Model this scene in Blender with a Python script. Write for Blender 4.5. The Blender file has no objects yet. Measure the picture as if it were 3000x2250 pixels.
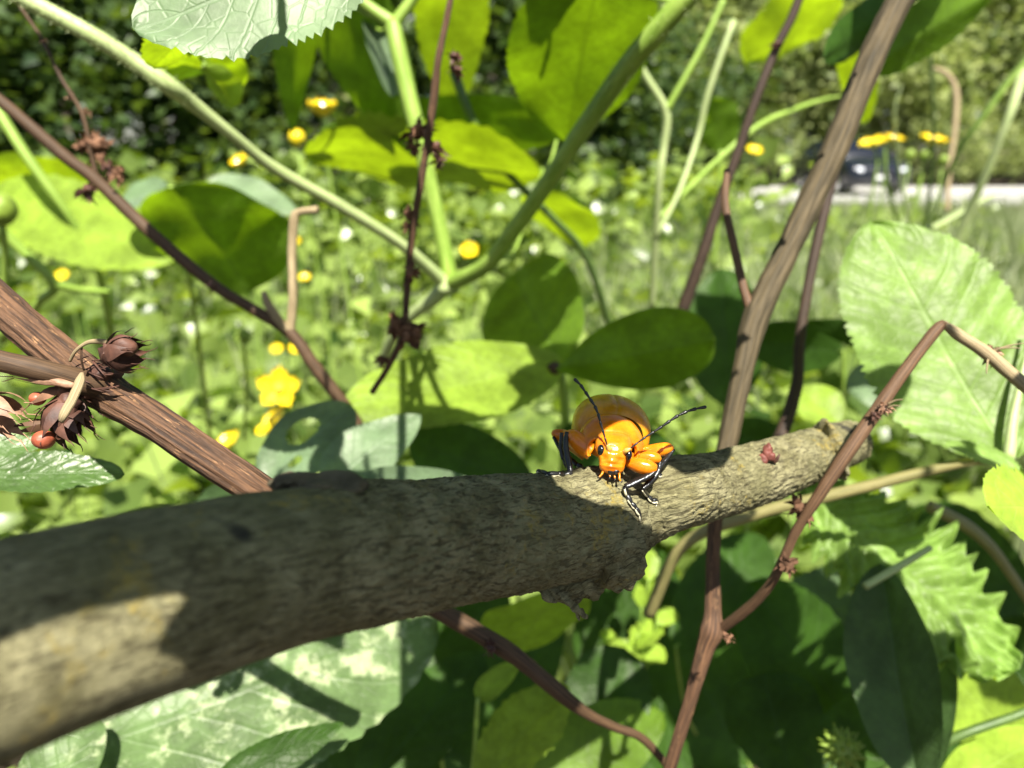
import bpy, math, random
import numpy as np
from mathutils import Vector, Matrix, noise
from mathutils.bvhtree import BVHTree

random.seed(7)
RNG = np.random.default_rng(7)
SC = bpy.context.scene
COL = SC.collection
PI = math.pi

# ------------------------------------------------------------------ camera
CAM_H = 0.42                      # metres above the soil
HORIZON = 450.0                   # picture row of the horizon (of 2250)
FPX = 2065.0                      # focal length in picture pixels (3000 wide)
PITCH = math.atan((1125 - HORIZON) / FPX)
cam_d = bpy.data.cameras.new('camera')
cam = bpy.data.objects.new('camera', cam_d)
COL.objects.link(cam)
cam.location = (0, 0, CAM_H)
cam.rotation_euler = (PI / 2 - PITCH, 0, 0)
cam_d.sensor_width = 36.0
cam_d.lens = 36.0 * FPX / 3000.0
cam_d.clip_start = 0.002
cam_d.clip_end = 400.0
cam_d.dof.use_dof = True
cam_d.dof.focus_distance = 0.0468
cam_d.dof.aperture_fstop = cam_d.lens / 0.60
SC.camera = cam
CO = Vector((0, 0, CAM_H))
CR = Vector((1, 0, 0))
CF = Vector((0, math.cos(PITCH), -math.sin(PITCH)))
CU = Vector((0, math.sin(PITCH), math.cos(PITCH)))


def P(x, y, d):
    """a place in the scene: d millimetres in front of the camera along picture ray (x, y)"""
    d = d * 0.001
    return CO + CF * d + CR * ((x - 1500) / FPX * d) + CU * ((1125 - y) / FPX * d)


# ------------------------------------------------------------------ sky, sun, exposure
SUN = Vector((0.10, -0.52, 0.85)).normalized()
world = bpy.data.worlds.new('World')
SC.world = world
world.use_nodes = True
wn = world.node_tree
bg = wn.nodes['Background']
sky = wn.nodes.new('ShaderNodeTexSky')
sky.sky_type = 'NISHITA'
sky.sun_disc = False
sky.sun_elevation = math.asin(SUN.z)
sky.sun_rotation = math.atan2(SUN.x, SUN.y)
wn.links.new(sky.outputs[0], bg.inputs[0])
bg.inputs[1].default_value = 0.05
sl = bpy.data.lights.new('sun', 'SUN')
sl.energy = 5.0
sl.angle = math.radians(0.5)
sl.color = (1.0, 0.965, 0.89)
so = bpy.data.objects.new('sun', sl)
COL.objects.link(so)
so.rotation_euler = SUN.to_track_quat('Z', 'Y').to_euler()
so.location = (0, 0, 5)
vs = SC.view_settings
vs.view_transform = 'Standard'
vs.look = 'None'
vs.gamma = 1.0
vs.exposure = 1.35
SC.render.engine = 'CYCLES'
SC.cycles.use_denoising = True
SC.cycles.max_bounces = 8
SC.cycles.transmission_bounces = 6
SC.cycles.sample_clamp_indirect = 6.0

# ------------------------------------------------------------------ materials
MATS = {}


class NT:
    def __init__(self, name):
        m = bpy.data.materials.new(name)
        m.use_nodes = True
        self.m = m
        self.t = m.node_tree
        self.t.nodes.clear()
        self.out = self.n('ShaderNodeOutputMaterial')
        MATS[name] = m

    def n(self, typ, **kw):
        nd = self.t.nodes.new(typ)
        for k, v in kw.items():
            setattr(nd, k, v)
        return nd

    def l(self, a, b):
        self.t.links.new(a, b)

    def val(self, sock, v):
        if hasattr(v, 'node'):
            self.l(v, sock)
        else:
            sock.default_value = v

    def math(self, op, a, b=0.0, c=0.0, clamp=False):
        nd = self.n('ShaderNodeMath', operation=op)
        nd.use_clamp = clamp
        for i, v in enumerate((a, b, c)):
            self.val(nd.inputs[i], v)
        return nd.outputs[0]

    def mix(self, f, a, b, blend='MIX'):
        nd = self.n('ShaderNodeMix', data_type='RGBA', blend_type=blend)
        self.val(nd.inputs[0], f)
        for s, v in ((nd.inputs[6], a), (nd.inputs[7], b)):
            self.val(s, v if hasattr(v, 'node') else (*v[:3], 1))
        return nd.outputs[2]

    def noise(self, vec, scale, detail=3.0, rough=0.55, dist=0.0):
        nd = self.n('ShaderNodeTexNoise')
        self.l(vec, nd.inputs['Vector'])
        nd.inputs['Scale'].default_value = scale
        nd.inputs['Detail'].default_value = detail
        nd.inputs['Roughness'].default_value = rough
        nd.inputs['Distortion'].default_value = dist
        return nd.outputs[0]

    def voro(self, vec, scale, feature='F1'):
        nd = self.n('ShaderNodeTexVoronoi', feature=feature)
        self.l(vec, nd.inputs['Vector'])
        nd.inputs['Scale'].default_value = scale
        return nd.outputs[0]

    def ramp(self, f, a, b):
        """smooth 0..1 between a and b"""
        nd = self.n('ShaderNodeMapRange', interpolation_type='SMOOTHSTEP')
        self.val(nd.inputs[0], f)
        nd.inputs[1].default_value = a
        nd.inputs[2].default_value = b
        return nd.outputs[0]

    def coord(self, which='Object'):
        return self.n('ShaderNodeTexCoord').outputs[which]

    def mapping(self, vec, scale):
        nd = self.n('ShaderNodeMapping')
        self.l(vec, nd.inputs[0])
        nd.inputs['Scale'].default_value = scale
        return nd.outputs[0]

    def bump(self, h, strength, dist):
        nd = self.n('ShaderNodeBump')
        self.l(h, nd.inputs['Height'])
        nd.inputs['Strength'].default_value = strength
        nd.inputs['Distance'].default_value = dist
        return nd.outputs[0]

    def pbr(self, col, rough=0.5, spec=0.5, bump=None, **kw):
        p = self.n('ShaderNodeBsdfPrincipled')
        self.val(p.inputs['Base Color'], col if hasattr(col, 'node') else (*col[:3], 1))
        self.val(p.inputs['Roughness'], rough)
        p.inputs['Specular IOR Level'].default_value = spec
        for k, v in kw.items():
            self.val(p.inputs[k.replace('_', ' ')], v)
        if bump is not None:
            self.l(bump, p.inputs['Normal'])
        return p.outputs[0]

    def done(self, sh):
        self.l(sh, self.out.inputs[0])
        return self.m


def leaf_mat(name, refl, trans, tw=0.5, rough=0.42, gloss=0.5, veins=9, slope=2.2, vein_tint=0.2, mottle=0.0, grain=900, bloom=0.0):
    t = NT(name)
    uv = t.n('ShaderNodeUVMap').outputs[0]
    sep = t.n('ShaderNodeSeparateXYZ')
    t.l(uv, sep.inputs[0])
    u, v = sep.outputs[0], sep.outputs[1]
    av = t.math('MULTIPLY', t.math('ABSOLUTE', t.math('SUBTRACT', v, 0.5)), 2.0)
    ob = t.coord()
    wob = t.math('MULTIPLY', t.noise(ob, 90.0, 2), 0.35)
    s = t.math('ADD', t.math('SUBTRACT', t.math('MULTIPLY', u, float(veins)), t.math('MULTIPLY', av, slope)), wob)
    fr = t.math('ABSOLUTE', t.math('SUBTRACT', t.math('FRACT', s), 0.5))
    side = t.ramp(fr, 0.09, 0.0)
    mid = t.ramp(av, 0.05, 0.015)
    net = t.ramp(t.voro(ob, 620.0, 'DISTANCE_TO_EDGE'), 0.09, 0.0)
    vein = t.math('MAXIMUM', t.math('MAXIMUM', t.math('MULTIPLY', side, 0.8), mid), t.math('MULTIPLY', net, 0.3))
    n1 = t.noise(ob, 130.0, 4, 0.6)
    n2 = t.noise(ob, float(grain), 3, 0.6)
    var = t.math('ADD', t.math('MULTIPLY', n1, 0.7), t.math('MULTIPLY', n2, 0.3))
    info = t.n('ShaderNodeObjectInfo').outputs['Random']
    f = t.math('ADD', t.ramp(var, 0.3, 0.7), t.math('MULTIPLY', t.math('SUBTRACT', info, 0.5), 0.5), clamp=True)
    dark = tuple(c * 0.6 for c in refl)
    lite = tuple(min(1, c * 1.25) for c in refl)
    base = t.mix(f, dark, lite)
    if mottle:
        mm = t.math('MULTIPLY', t.ramp(t.noise(ob, 230.0, 5, 0.7), 0.5, 0.62), mottle)
        base = t.mix(mm, base, (0.50, 0.56, 0.30))
    pale = tuple(min(1, c * 1.5 + 0.05) for c in refl)
    base = t.mix(t.math('MULTIPLY', vein, vein_tint), base, pale)
    tb = t.mix(f, tuple(c * 0.62 for c in trans), tuple(min(1, c * 1.2) for c in trans))
    tb = t.mix(t.math('MULTIPLY', vein, 0.55), tb, tuple(c * 0.5 for c in trans))
    h = t.math('SUBTRACT', t.math('MULTIPLY', n2, 0.5), t.math('MULTIPLY', vein, 0.8))
    bm = t.bump(h, 0.35, 0.0003)
    d = t.n('ShaderNodeBsdfDiffuse')
    t.l(base, d.inputs[0])
    t.l(bm, d.inputs['Normal'])
    tr = t.n('ShaderNodeBsdfTranslucent')
    t.l(tb, tr.inputs[0])
    ms = t.n('ShaderNodeMixShader')
    ms.inputs[0].default_value = tw
    t.l(d.outputs[0], ms.inputs[1])
    t.l(tr.outputs[0], ms.inputs[2])
    g = t.n('ShaderNodeBsdfGlossy')
    g.inputs['Roughness'].default_value = rough
    g.inputs[0].default_value = (1.0, 0.98, 0.88, 1)
    t.l(bm, g.inputs['Normal'])
    lw = t.n('ShaderNodeLayerWeight')
    lw.inputs[0].default_value = 0.5
    t.l(bm, lw.inputs['Normal'])
    fr5 = t.math('ADD', t.math('MULTIPLY', t.math('POWER', lw.outputs['Facing'], 4.0), 0.35), 0.035)
    fac = t.math('ADD', t.math('MULTIPLY', fr5, gloss), bloom, clamp=True)
    m2 = t.n('ShaderNodeMixShader')
    t.l(fac, m2.inputs[0])
    t.l(ms.outputs[0], m2.inputs[1])
    t.l(g.outputs[0], m2.inputs[2])
    return t.done(m2.outputs[0])


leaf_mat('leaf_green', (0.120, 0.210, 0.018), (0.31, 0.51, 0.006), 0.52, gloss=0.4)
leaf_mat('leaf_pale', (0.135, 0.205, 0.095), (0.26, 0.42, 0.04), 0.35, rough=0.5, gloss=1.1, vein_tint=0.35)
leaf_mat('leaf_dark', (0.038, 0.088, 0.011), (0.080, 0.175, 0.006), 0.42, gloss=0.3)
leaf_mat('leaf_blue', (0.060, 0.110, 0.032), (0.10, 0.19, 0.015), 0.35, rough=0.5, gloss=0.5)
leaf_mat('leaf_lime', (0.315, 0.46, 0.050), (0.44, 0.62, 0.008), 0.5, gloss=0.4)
leaf_mat('leaf_mottled', (0.14, 0.22, 0.075), (0.20, 0.34, 0.02), 0.35, mottle=0.75, vein_tint=-0.0, veins=7)
leaf_mat('leaf_hairy', (0.085, 0.155, 0.035), (0.16, 0.28, 0.02), 0.4, rough=0.35, gloss=0.8, grain=1800)
leaf_mat('leaf_crinkled', (0.24, 0.38, 0.075), (0.36, 0.54, 0.02), 0.45, rough=0.45, gloss=0.5, vein_tint=0.3)


def tone_leaf(name, dark, lite, tdark, tlite, tw=0.5, gloss=0.4, rough=0.4):
    """many small leaves in one mesh: the colour of each from its own 'tone' value"""
    t = NT(name)
    at = t.n('ShaderNodeAttribute', attribute_name='tone')
    f = at.outputs['Fac']
    base = t.mix(f, dark, lite)
    tb = t.mix(f, tdark, tlite)
    d = t.n('ShaderNodeBsdfDiffuse')
    t.l(base, d.inputs[0])
    tr = t.n('ShaderNodeBsdfTranslucent')
    t.l(tb, tr.inputs[0])
    ms = t.n('ShaderNodeMixShader')
    ms.inputs[0].default_value = tw
    t.l(d.outputs[0], ms.inputs[1])
    t.l(tr.outputs[0], ms.inputs[2])
    g = t.n('ShaderNodeBsdfGlossy')
    g.inputs['Roughness'].default_value = rough
    lw = t.n('ShaderNodeLayerWeight')
    lw.inputs[0].default_value = 0.5
    fr5 = t.math('ADD', t.math('MULTIPLY', t.math('POWER', lw.outputs['Facing'], 4.0), 0.3), 0.03)
    m2 = t.n('ShaderNodeMixShader')
    t.l(t.math('MULTIPLY', fr5, gloss), m2.inputs[0])
    t.l(ms.outputs[0], m2.inputs[1])
    t.l(g.outputs[0], m2.inputs[2])
    return t.done(m2.outputs[0])


tone_leaf('herb_leaves', (0.026, 0.064, 0.008), (0.42, 0.54, 0.13), (0.045, 0.11, 0.003), (0.56, 0.72, 0.03), 0.46, 0.8, 0.28)
tone_leaf('grass_blades', (0.15, 0.20, 0.07), (0.44, 0.47, 0.27), (0.20, 0.31, 0.04), (0.48, 0.54, 0.18), 0.4, 0.5)
tone_leaf('shrub_leaves', (0.022, 0.05, 0.016), (0.10, 0.15, 0.04), (0.04, 0.09, 0.008), (0.24, 0.34, 0.03), 0.4, 0.5)
tone_leaf('tree_leaves', (0.07, 0.11, 0.03), (0.40, 0.44, 0.17), (0.12, 0.20, 0.015), (0.50, 0.58, 0.12), 0.4, 0.3)


def simple(name, col, rough=0.6, spec=0.4, var=0.25, scale=400.0, bump=0.0, bscale=None, stretch=None, **kw):
    t = NT(name)
    ob = t.coord()
    if stretch:
        ob = t.mapping(ob, stretch)
    n1 = t.noise(ob, scale, 4, 0.6)
    c = t.mix(t.ramp(n1, 0.25, 0.75), tuple(x * (1 - var) for x in col), tuple(min(1, x * (1 + var)) for x in col))
    b = None
    if bump:
        b = t.bump(t.noise(ob, bscale or scale * 3, 3, 0.6), 0.6, bump)
    return t.done(t.pbr(c, rough, spec, b, **kw))


def stem_mat(name, dark, lite, streak=14.0, rough=0.6, fleck=0.0, bump=0.00006):
    """stems: streaks run along the stem (uv: u round, v along in millimetres)"""
    t = NT(name)
    uv = t.n('ShaderNodeUVMap').outputs[0]
    st = t.mapping(uv, (streak * 2.0, 0.16, 1))
    n1 = t.noise(st, 1.0, 4, 0.65)
    n2 = t.noise(t.mapping(uv, (streak * 3.5, 0.7, 1)), 1.0, 4, 0.7)
    c = t.mix(t.ramp(n1, 0.34, 0.66), dark, lite)
    c = t.mix(t.math('MULTIPLY', t.ramp(n2, 0.55, 0.75), 0.5), c, tuple(x * 0.35 for x in dark))
    if fleck:
        n3 = t.noise(t.mapping(uv, (14, 0.35, 1)), 1.0, 5, 0.75)
        c = t.mix(t.math('MULTIPLY', t.ramp(n3, 0.57, 0.66), fleck), c, (0.50, 0.27, 0.12))
    b = t.bump(t.math('ADD', n1, t.math('MULTIPLY', n2, 0.5)), 0.8, bump)
    return t.done(t.pbr(c, rough, 0.35, b))


stem_mat('dry_brown', (0.034, 0.018, 0.010), (0.17, 0.085, 0.040), 15, 0.65, 0.6, 0.0003)
stem_mat('dry_dark', (0.042, 0.024, 0.012), (0.115, 0.064, 0.030), 12, 0.65)
stem_mat('dry_grey', (0.036, 0.027, 0.012), (0.105, 0.076, 0.036), 16, 0.75)
stem_mat('dry_black', (0.020, 0.012, 0.008), (0.065, 0.038, 0.022), 10, 0.7)
stem_mat('dry_mid', (0.060, 0.032, 0.016), (0.17, 0.092, 0.045), 14, 0.65)
stem_mat('dry_tan', (0.20, 0.145, 0.072), (0.40, 0.31, 0.17), 10, 0.7)
stem_mat('green_stem', (0.17, 0.28, 0.03), (0.31, 0.43, 0.08), 7, 0.45)
stem_mat('pale_stem', (0.30, 0.38, 0.13), (0.46, 0.52, 0.24), 7, 0.45)
stem_mat('dark_green_stem', (0.05, 0.09, 0.02), (0.10, 0.16, 0.035), 7, 0.45)
stem_mat('olive_stem', (0.16, 0.15, 0.05), (0.27, 0.23, 0.09), 7, 0.5)
simple('calyx', (0.085, 0.036, 0.022), 0.6, 0.4, 0.6, 700, 0.00008, 2200)
simple('calyx_tan', (0.36, 0.20, 0.12), 0.6, 0.4, 0.45, 900, 0.00008, 2200)
simple('dry_flower', (0.155, 0.080, 0.046), 0.9, 0.15, 0.65, 700, 0.0001, 1500)
simple('seed_red', (0.34, 0.085, 0.040), 0.45, 0.5, 0.35, 900, 0.00004, 4000)
simple('petal', (0.80, 0.60, 0.012), 0.22, 0.6, 0.08, 200, Transmission_Weight=0.0)
simple('flower_heart', (0.55, 0.46, 0.03), 0.6, 0.3, 0.3, 900, 0.0003, 1500)
simple('green_bud', (0.19, 0.27, 0.03), 0.5, 0.4, 0.3, 500, 0.0002, 1200)
simple('bud_red', (0.15, 0.045, 0.032), 0.55, 0.4, 0.4, 900, 0.0001, 3000)
simple('soil', (0.045, 0.034, 0.022), 0.95, 0.1, 0.5, 40, 0.004, 160)
simple('gravel_pale', (0.42, 0.40, 0.37), 0.9, 0.2, 0.12, 6, 0.002, 60)
simple('tree_bark', (0.16, 0.13, 0.10), 0.9, 0.2, 0.4, 12, 0.01, 40)
simple('car_paint', (0.006, 0.008, 0.013), 0.25, 0.4, 0.05, 2, Coat_Weight=0.5, Coat_Roughness=0.04)
simple('car_glass', (0.012, 0.016, 0.018), 0.05, 0.9, 0.0, 2)
simple('car_black', (0.02, 0.02, 0.022), 0.6, 0.3, 0.1, 20)
simple('chrome', (0.75, 0.76, 0.78), 0.12, 0.5, 0.03, 5, Metallic=1.0)
simple('lamp_glass', (0.75, 0.77, 0.80), 0.08, 0.9, 0.03, 5)
simple('plate_white', (0.75, 0.75, 0.72), 0.4, 0.4, 0.03, 5)


# beetle
def beetle_mats():
    t = NT('beetle_orange')
    ob = t.coord()
    n = t.noise(ob, 900.0, 4, 0.6)
    n2 = t.noise(ob, 5200.0, 3, 0.6)
    pit = t.ramp(t.voro(ob, 3300.0), 0.22, 0.0)
    c = t.mix(t.ramp(n, 0.3, 0.7), (0.56, 0.150, 0.004), (0.74, 0.235, 0.007))
    b = t.bump(t.math('SUBTRACT', t.math('MULTIPLY', n2, 0.45), t.math('MULTIPLY', pit, 0.5)), 0.35, 0.00004)
    t.done(t.pbr(c, 0.2, 0.55, b, Subsurface_Weight=0.25, Subsurface_Radius=(0.0009, 0.0003, 0.0001), Subsurface_Scale=1.0))
    t = NT('beetle_amber')
    ob = t.coord()
    n = t.noise(ob, 700.0, 4, 0.6)
    pit = t.ramp(t.voro(ob, 2600.0), 0.3, 0.0)
    n2 = t.noise(ob, 4200.0, 3, 0.6)
    c = t.mix(t.ramp(n, 0.3, 0.7), (0.46, 0.185, 0.005), (0.66, 0.30, 0.010))
    c = t.mix(t.math('MULTIPLY', pit, 0.25), c, (0.34, 0.12, 0.004))
    b = t.bump(t.math('SUBTRACT', t.math('MULTIPLY', n2, 0.3), t.math('MULTIPLY', pit, 0.5)), 0.35, 0.00005)
    t.done(t.pbr(c, 0.27, 0.5, b, Subsurface_Weight=0.2, Subsurface_Radius=(0.0008, 0.0003, 0.0001), Subsurface_Scale=1.0))


beetle_mats()
simple('beetle_black', (0.012, 0.011, 0.010), 0.28, 0.6, 0.3, 3000, 0.00003, 9000)
simple('beetle_eye', (0.006, 0.006, 0.007), 0.12, 0.7, 0.2, 3000, 0.000012, 26000)
simple('beetle_scape', (0.50, 0.30, 0.06), 0.25, 0.5, 0.3, 2500, 0.00002, 6000)
simple('beetle_cream', (0.55, 0.50, 0.33), 0.55, 0.4, 0.25, 4000, 0.00003, 9000)


def bark_mat():
    t = NT('bark')
    uv = t.n('ShaderNodeUVMap').outputs[0]
    ob = t.coord()
    fine = t.noise(t.mapping(ob, (0.55, 1, 1)), 2600.0, 5, 0.7, 0.4)
    mid = t.noise(ob, 420.0, 5, 0.62, 0.3)
    big = t.noise(ob, 120.0, 3, 0.6)
    ridge = t.noise(t.mapping(uv, (0.8, 3.6, 1)), 1.0, 5, 0.68, 0.9)
    c = t.mix(t.ramp(mid, 0.3, 0.7), (0.185, 0.165, 0.075), (0.37, 0.335, 0.18))
    c = t.mix(t.math('MULTIPLY', t.ramp(fine, 0.52, 0.70), 0.5), c, (0.09, 0.07, 0.034))
    c = t.mix(t.math('MULTIPLY', t.ramp(fine, 0.48, 0.25), 0.5), c, (0.52, 0.47, 0.24))
    c = t.mix(t.math('MULTIPLY', t.ramp(ridge, 0.50, 0.60), 0.72), c, (0.050, 0.040, 0.020))  # wrinkle shade put into the colour: dark lines where the ridge noise peaks
    c = t.mix(t.math('MULTIPLY', t.ramp(big, 0.48, 0.66), 0.4), c, (0.19, 0.18, 0.08))
    lic = t.math('MULTIPLY', t.ramp(t.noise(ob, 260.0, 5, 0.75, 0.5), 0.56, 0.64), t.ramp(fine, 0.6, 0.35))
    c = t.mix(t.math('MULTIPLY', lic, 0.85), c, (0.40, 0.30, 0.065))
    blot = t.math('MULTIPLY', t.ramp(t.noise(ob, 210.0, 2, 0.5), 0.69, 0.73), 0.85)
    c = t.mix(blot, c, (0.028, 0.026, 0.024))
    h = t.math('ADD', t.math('MULTIPLY', fine, -0.8), t.math('MULTIPLY', ridge, -0.7))
    b = t.bump(h, 1.0, 0.0005)
    t.done(t.pbr(c, 0.85, 0.2, b))


bark_mat()
simple('bark_dark', (0.10, 0.082, 0.050), 0.9, 0.15, 0.5, 500, 0.0002, 1800)
simple('lichen', (0.40, 0.31, 0.085), 0.9, 0.2, 0.4, 1500, 0.00008, 5000)


# ------------------------------------------------------------------ object helpers
ORG = {}


def thing(name, label, cat, loc, group=None, kind=None):
    o = bpy.data.objects.new(name, None)
    o.empty_display_size = 0.01
    COL.objects.link(o)
    o.location = loc
    o['label'] = label
    o['category'] = cat
    if group:
        o['group'] = group
    if kind:
        o['kind'] = kind
    ORG[o.name] = Vector(loc)
    return o


def mesh_obj(name, verts, faces, mat, parent=None, uv=None, smooth=True, attr=None):
    """verts are world places; the object is kept relative to its thing"""
    org = ORG[parent.name] if parent else Vector((0, 0, 0))
    v = np.asarray(verts, dtype=np.float64).reshape(-1, 3) - np.array(org)
    me = bpy.data.meshes.new(name)
    if isinstance(faces, np.ndarray):
        nf, k = faces.shape
        me.vertices.add(len(v))
        me.vertices.foreach_set('co', v.astype(np.float32).ravel())
        me.loops.add(nf * k)
        me.loops.foreach_set('vertex_index', faces.astype(np.int32).ravel())
        me.polygons.add(nf)
        me.polygons.foreach_set('loop_start', (np.arange(nf) * k).astype(np.int32))
        me.update(calc_edges=True)
    else:
        me.from_pydata(v.tolist(), [], faces)
    if uv is not None:
        lay = me.uv_layers.new(name='UVMap')
        li = np.zeros(len(me.loops), dtype=np.int32)
        me.loops.foreach_get('vertex_index', li)
        lay.data.foreach_set('uv', np.asarray(uv, dtype=np.float32)[li].ravel())
    if attr is not None:
        a = me.attributes.new('tone', 'FLOAT', 'POINT')
        a.data.foreach_set('value', np.asarray(attr, dtype=np.float32))
    if smooth:
        me.polygons.foreach_set('use_smooth', np.ones(len(me.polygons), dtype=bool))
    if mat is not None:
        me.materials.append(MATS[mat])
    me.update()
    o = bpy.data.objects.new(name, me)
    COL.objects.link(o)
    if parent:
        o.parent = parent
    ORG[o.name] = org
    return o


class Buf:
    """collects shapes that make up ONE part"""

    def __init__(self):
        self.v, self.f, self.uv = [], [], []

    def add(self, v, f, uv=None):
        b = len(self.v)
        self.v.extend(tuple(p) for p in v)
        self.f.extend([tuple(i + b for i in q) for q in f])
        self.uv.extend(uv if uv is not None else [(0.0, 0.0)] * len(v))

    def build(self, name, mat, parent=None, smooth=True):
        return mesh_obj(name, self.v, self.f, mat, parent, uv=self.uv, smooth=smooth)


def spline(pts, n):
    """Catmull-Rom through pts (tuples of any length) -> n samples, spaced by length"""
    a = np.asarray(pts, dtype=float)
    if len(a) == 2:
        t = np.linspace(0, 1, n)[:, None]
        return a[0] * (1 - t) + a[1] * t
    q = np.vstack([2 * a[0] - a[1], a, 2 * a[-1] - a[-2]])
    out = []
    m = 24
    for i in range(1, len(q) - 2):
        for k in range(m):
            t = k / m
            p0, p1, p2, p3 = q[i - 1], q[i], q[i + 1], q[i + 2]
            out.append(0.5 * (2 * p1 + (p2 - p0) * t + (2 * p0 - 5 * p1 + 4 * p2 - p3) * t * t + (3 * p1 - p0 - 3 * p2 + p3) * t ** 3))
    out.append(a[-1])
    out = np.array(out)
    d = np.r_[0, np.cumsum(np.linalg.norm(np.diff(out[:, :3], axis=0), axis=1))]
    s = np.linspace(0, d[-1], n)
    return np.stack([np.interp(s, d, out[:, j]) for j in range(out.shape[1])], 1)


def tube_data(pts, n=None, seg=10, lump=0.0, lscale=900.0, flat=None, cap=True, ridge=0.0, rn=9):
    """pts: (x, y, z, radius) in metres -> verts, faces, uv"""
    if n is None:
        n = max(6, len(pts) * 6)
    s = spline(pts, n)
    V, F, UV = [], [], []
    tang = np.gradient(s[:, :3], axis=0)
    nrm = None
    ln = 0.0
    for i in range(n):
        c = Vector(s[i, :3])
        t = Vector(tang[i]).normalized()
        if nrm is None:
            ref = Vector((0, 0, 1)) if abs(t.z) < 0.9 else Vector((1, 0, 0))
            nrm = t.cross(ref).normalized()
        nrm = (nrm - t * nrm.dot(t)).normalized()
        bi = t.cross(nrm)
        if i:
            ln += (c - Vector(s[i - 1, :3])).length
        for j in range(seg):
            a = 2 * PI * j / seg
            r = s[i, 3]
            d = nrm * math.cos(a) + bi * math.sin(a) * (flat or 1.0)
            if ridge:
                r *= 1 + ridge * math.sin(rn * a + 1.5 * noise.noise(c * 250)) + ridge * 0.6 * noise.noise(Vector((a * 4, ln * 120, 1)))
            if lump:
                r *= 1 + lump * noise.noise((c + d * r) * lscale)
            V.append(c + d * r)
            UV.append((j / seg if j <= seg / 2 else 1 - j / seg, ln * 1000))
    for i in range(n - 1):
        for j in range(seg):
            k = (j + 1) % seg
            F.append((i * seg + j, i * seg + k, (i + 1) * seg + k, (i + 1) * seg + j))
    if cap:
        F.append(tuple(range(seg))[::-1])
        F.append(tuple((n - 1) * seg + j for j in range(seg)))
    return V, F, UV


def pt(x, y, d, rpx):
    """tube point from picture place, distance in mm and radius in picture pixels"""
    p = P(x, y, d)
    return (p.x, p.y, p.z, rpx * d / FPX * 0.001)


def tube(name, pts, mat, parent=None, **kw):
    v, f, uv = tube_data(pts, **kw)
    return mesh_obj(name, v, f, mat, parent, uv=uv)


def ellipsoid(c, ax, ay, az, nu=16, nv=10, lump=0.0, ls=1000.0):
    """centre and three half-axis vectors"""
    V, F = [], []
    c, ax, ay, az = Vector(c), Vector(ax), Vector(ay), Vector(az)
    for i in range(nv + 1):
        th = PI * i / nv
        for j in range(nu):
            ph = 2 * PI * j / nu
            d = ax * (math.sin(th) * math.cos(ph)) + ay * (math.sin(th) * math.sin(ph)) + az * math.cos(th)
            k = 1.0
            if lump:
                k += lump * noise.noise((c + d) * ls) + lump * 0.45 * (0.3 - abs(noise.noise((c + d) * ls * 2.7)))
            V.append(c + d * k)
    for i in range(nv):
        for j in range(nu):
            k = (j + 1) % nu
            F.append((i * nu + j, i * nu + k, (i + 1) * nu + k, (i + 1) * nu + j))
    return V, F


SHAPES = {'ovate': (0.42, 0.85), 'ellip': (0.6, 0.62), 'lance': (0.7, 1.2), 'obov': (0.9, 0.5), 'round': (0.5, 0.45), 'blade': (0.25, 0.5)}


def leaf_data(B, T, side, hw, nrm, shape='ovate', nu=30, nv=6, fold=0.25, droop=0.1, ripple=0.04, teeth=0, tdepth=0.06, crinkle=0.0, seed=0, twist=0.0, bite=None):
    """one blade from base B to tip T, half width hw (m), side and nrm unit vectors"""
    ax = T - B
    L = ax.length
    a, b = SHAPES[shape]
    um = a / (a + b)
    mx = um ** a * (1 - um) ** b
    V, F, UV = [], [], []
    rs = seed * 7.31
    for i in range(nu + 1):
        u = i / nu
        ue = 0.004 + 0.996 * u
        w = hw * ((ue ** a) * (max(0.0, 1 - ue) ** b) / mx)
        for j in range(-nv, nv + 1):
            s = j / nv
            ww = w
            if teeth:
                saw = (u * teeth + 0.7 * noise.noise(Vector((u * 6.0, rs, 2.0 if s > 0 else 7.0)))) % 1.0
                saw = saw / 0.7 if saw < 0.7 else (1 - saw) / 0.3
                td = tdepth * (0.6 + 0.9 * abs(noise.noise(Vector((u * teeth * 0.8, rs + 3, 1.0 if s > 0 else 5.0)))))
                ww *= 1 + td * (saw - 0.5) * (abs(s) ** 3) * 2
            ww *= 1 + 0.07 * noise.noise(Vector((u * 3.1 + rs, (1 if s > 0 else 2) * 5.0, rs)))
            off = fold * abs(s) * ww - droop * L * u * u
            off += ripple * hw * abs(s) * math.sin(u * 14 + (3 if s > 0 else 0) + rs)
            off += 0.10 * hw * noise.noise(Vector((u * 2.5 + rs, s * 1.2, rs * 0.3)))
            if crinkle:
                k = u * 11 - abs(s) * 2.2
                off += crinkle * hw * (abs((k % 1.0) - 0.5) * 2 - 0.5) * (0.3 + 0.7 * abs(s))
                off += crinkle * 0.7 * hw * noise.noise(Vector((u * 9 + rs, s * 5, rs)))
            sd = side
            nn = nrm
            if twist:
                an = twist * u
                sd = side * math.cos(an) + nrm * math.sin(an)
                nn = nrm * math.cos(an) - side * math.sin(an)
            V.append(B + ax * u + sd * (s * ww) + nn * off)
            UV.append((u, 0.5 + 0.5 * s))
    m = 2 * nv + 1
    for i in range(nu):
        for j in range(m - 1):
            if bite and bite(((i + 0.5) / nu), ((j + 0.5) / (m - 1)) * 2 - 1):
                continue
            F.append((i * m + j, i * m + j + 1, (i + 1) * m + j + 1, (i + 1) * m + j))
    return V, F, UV


LSEED = [0]


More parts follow.
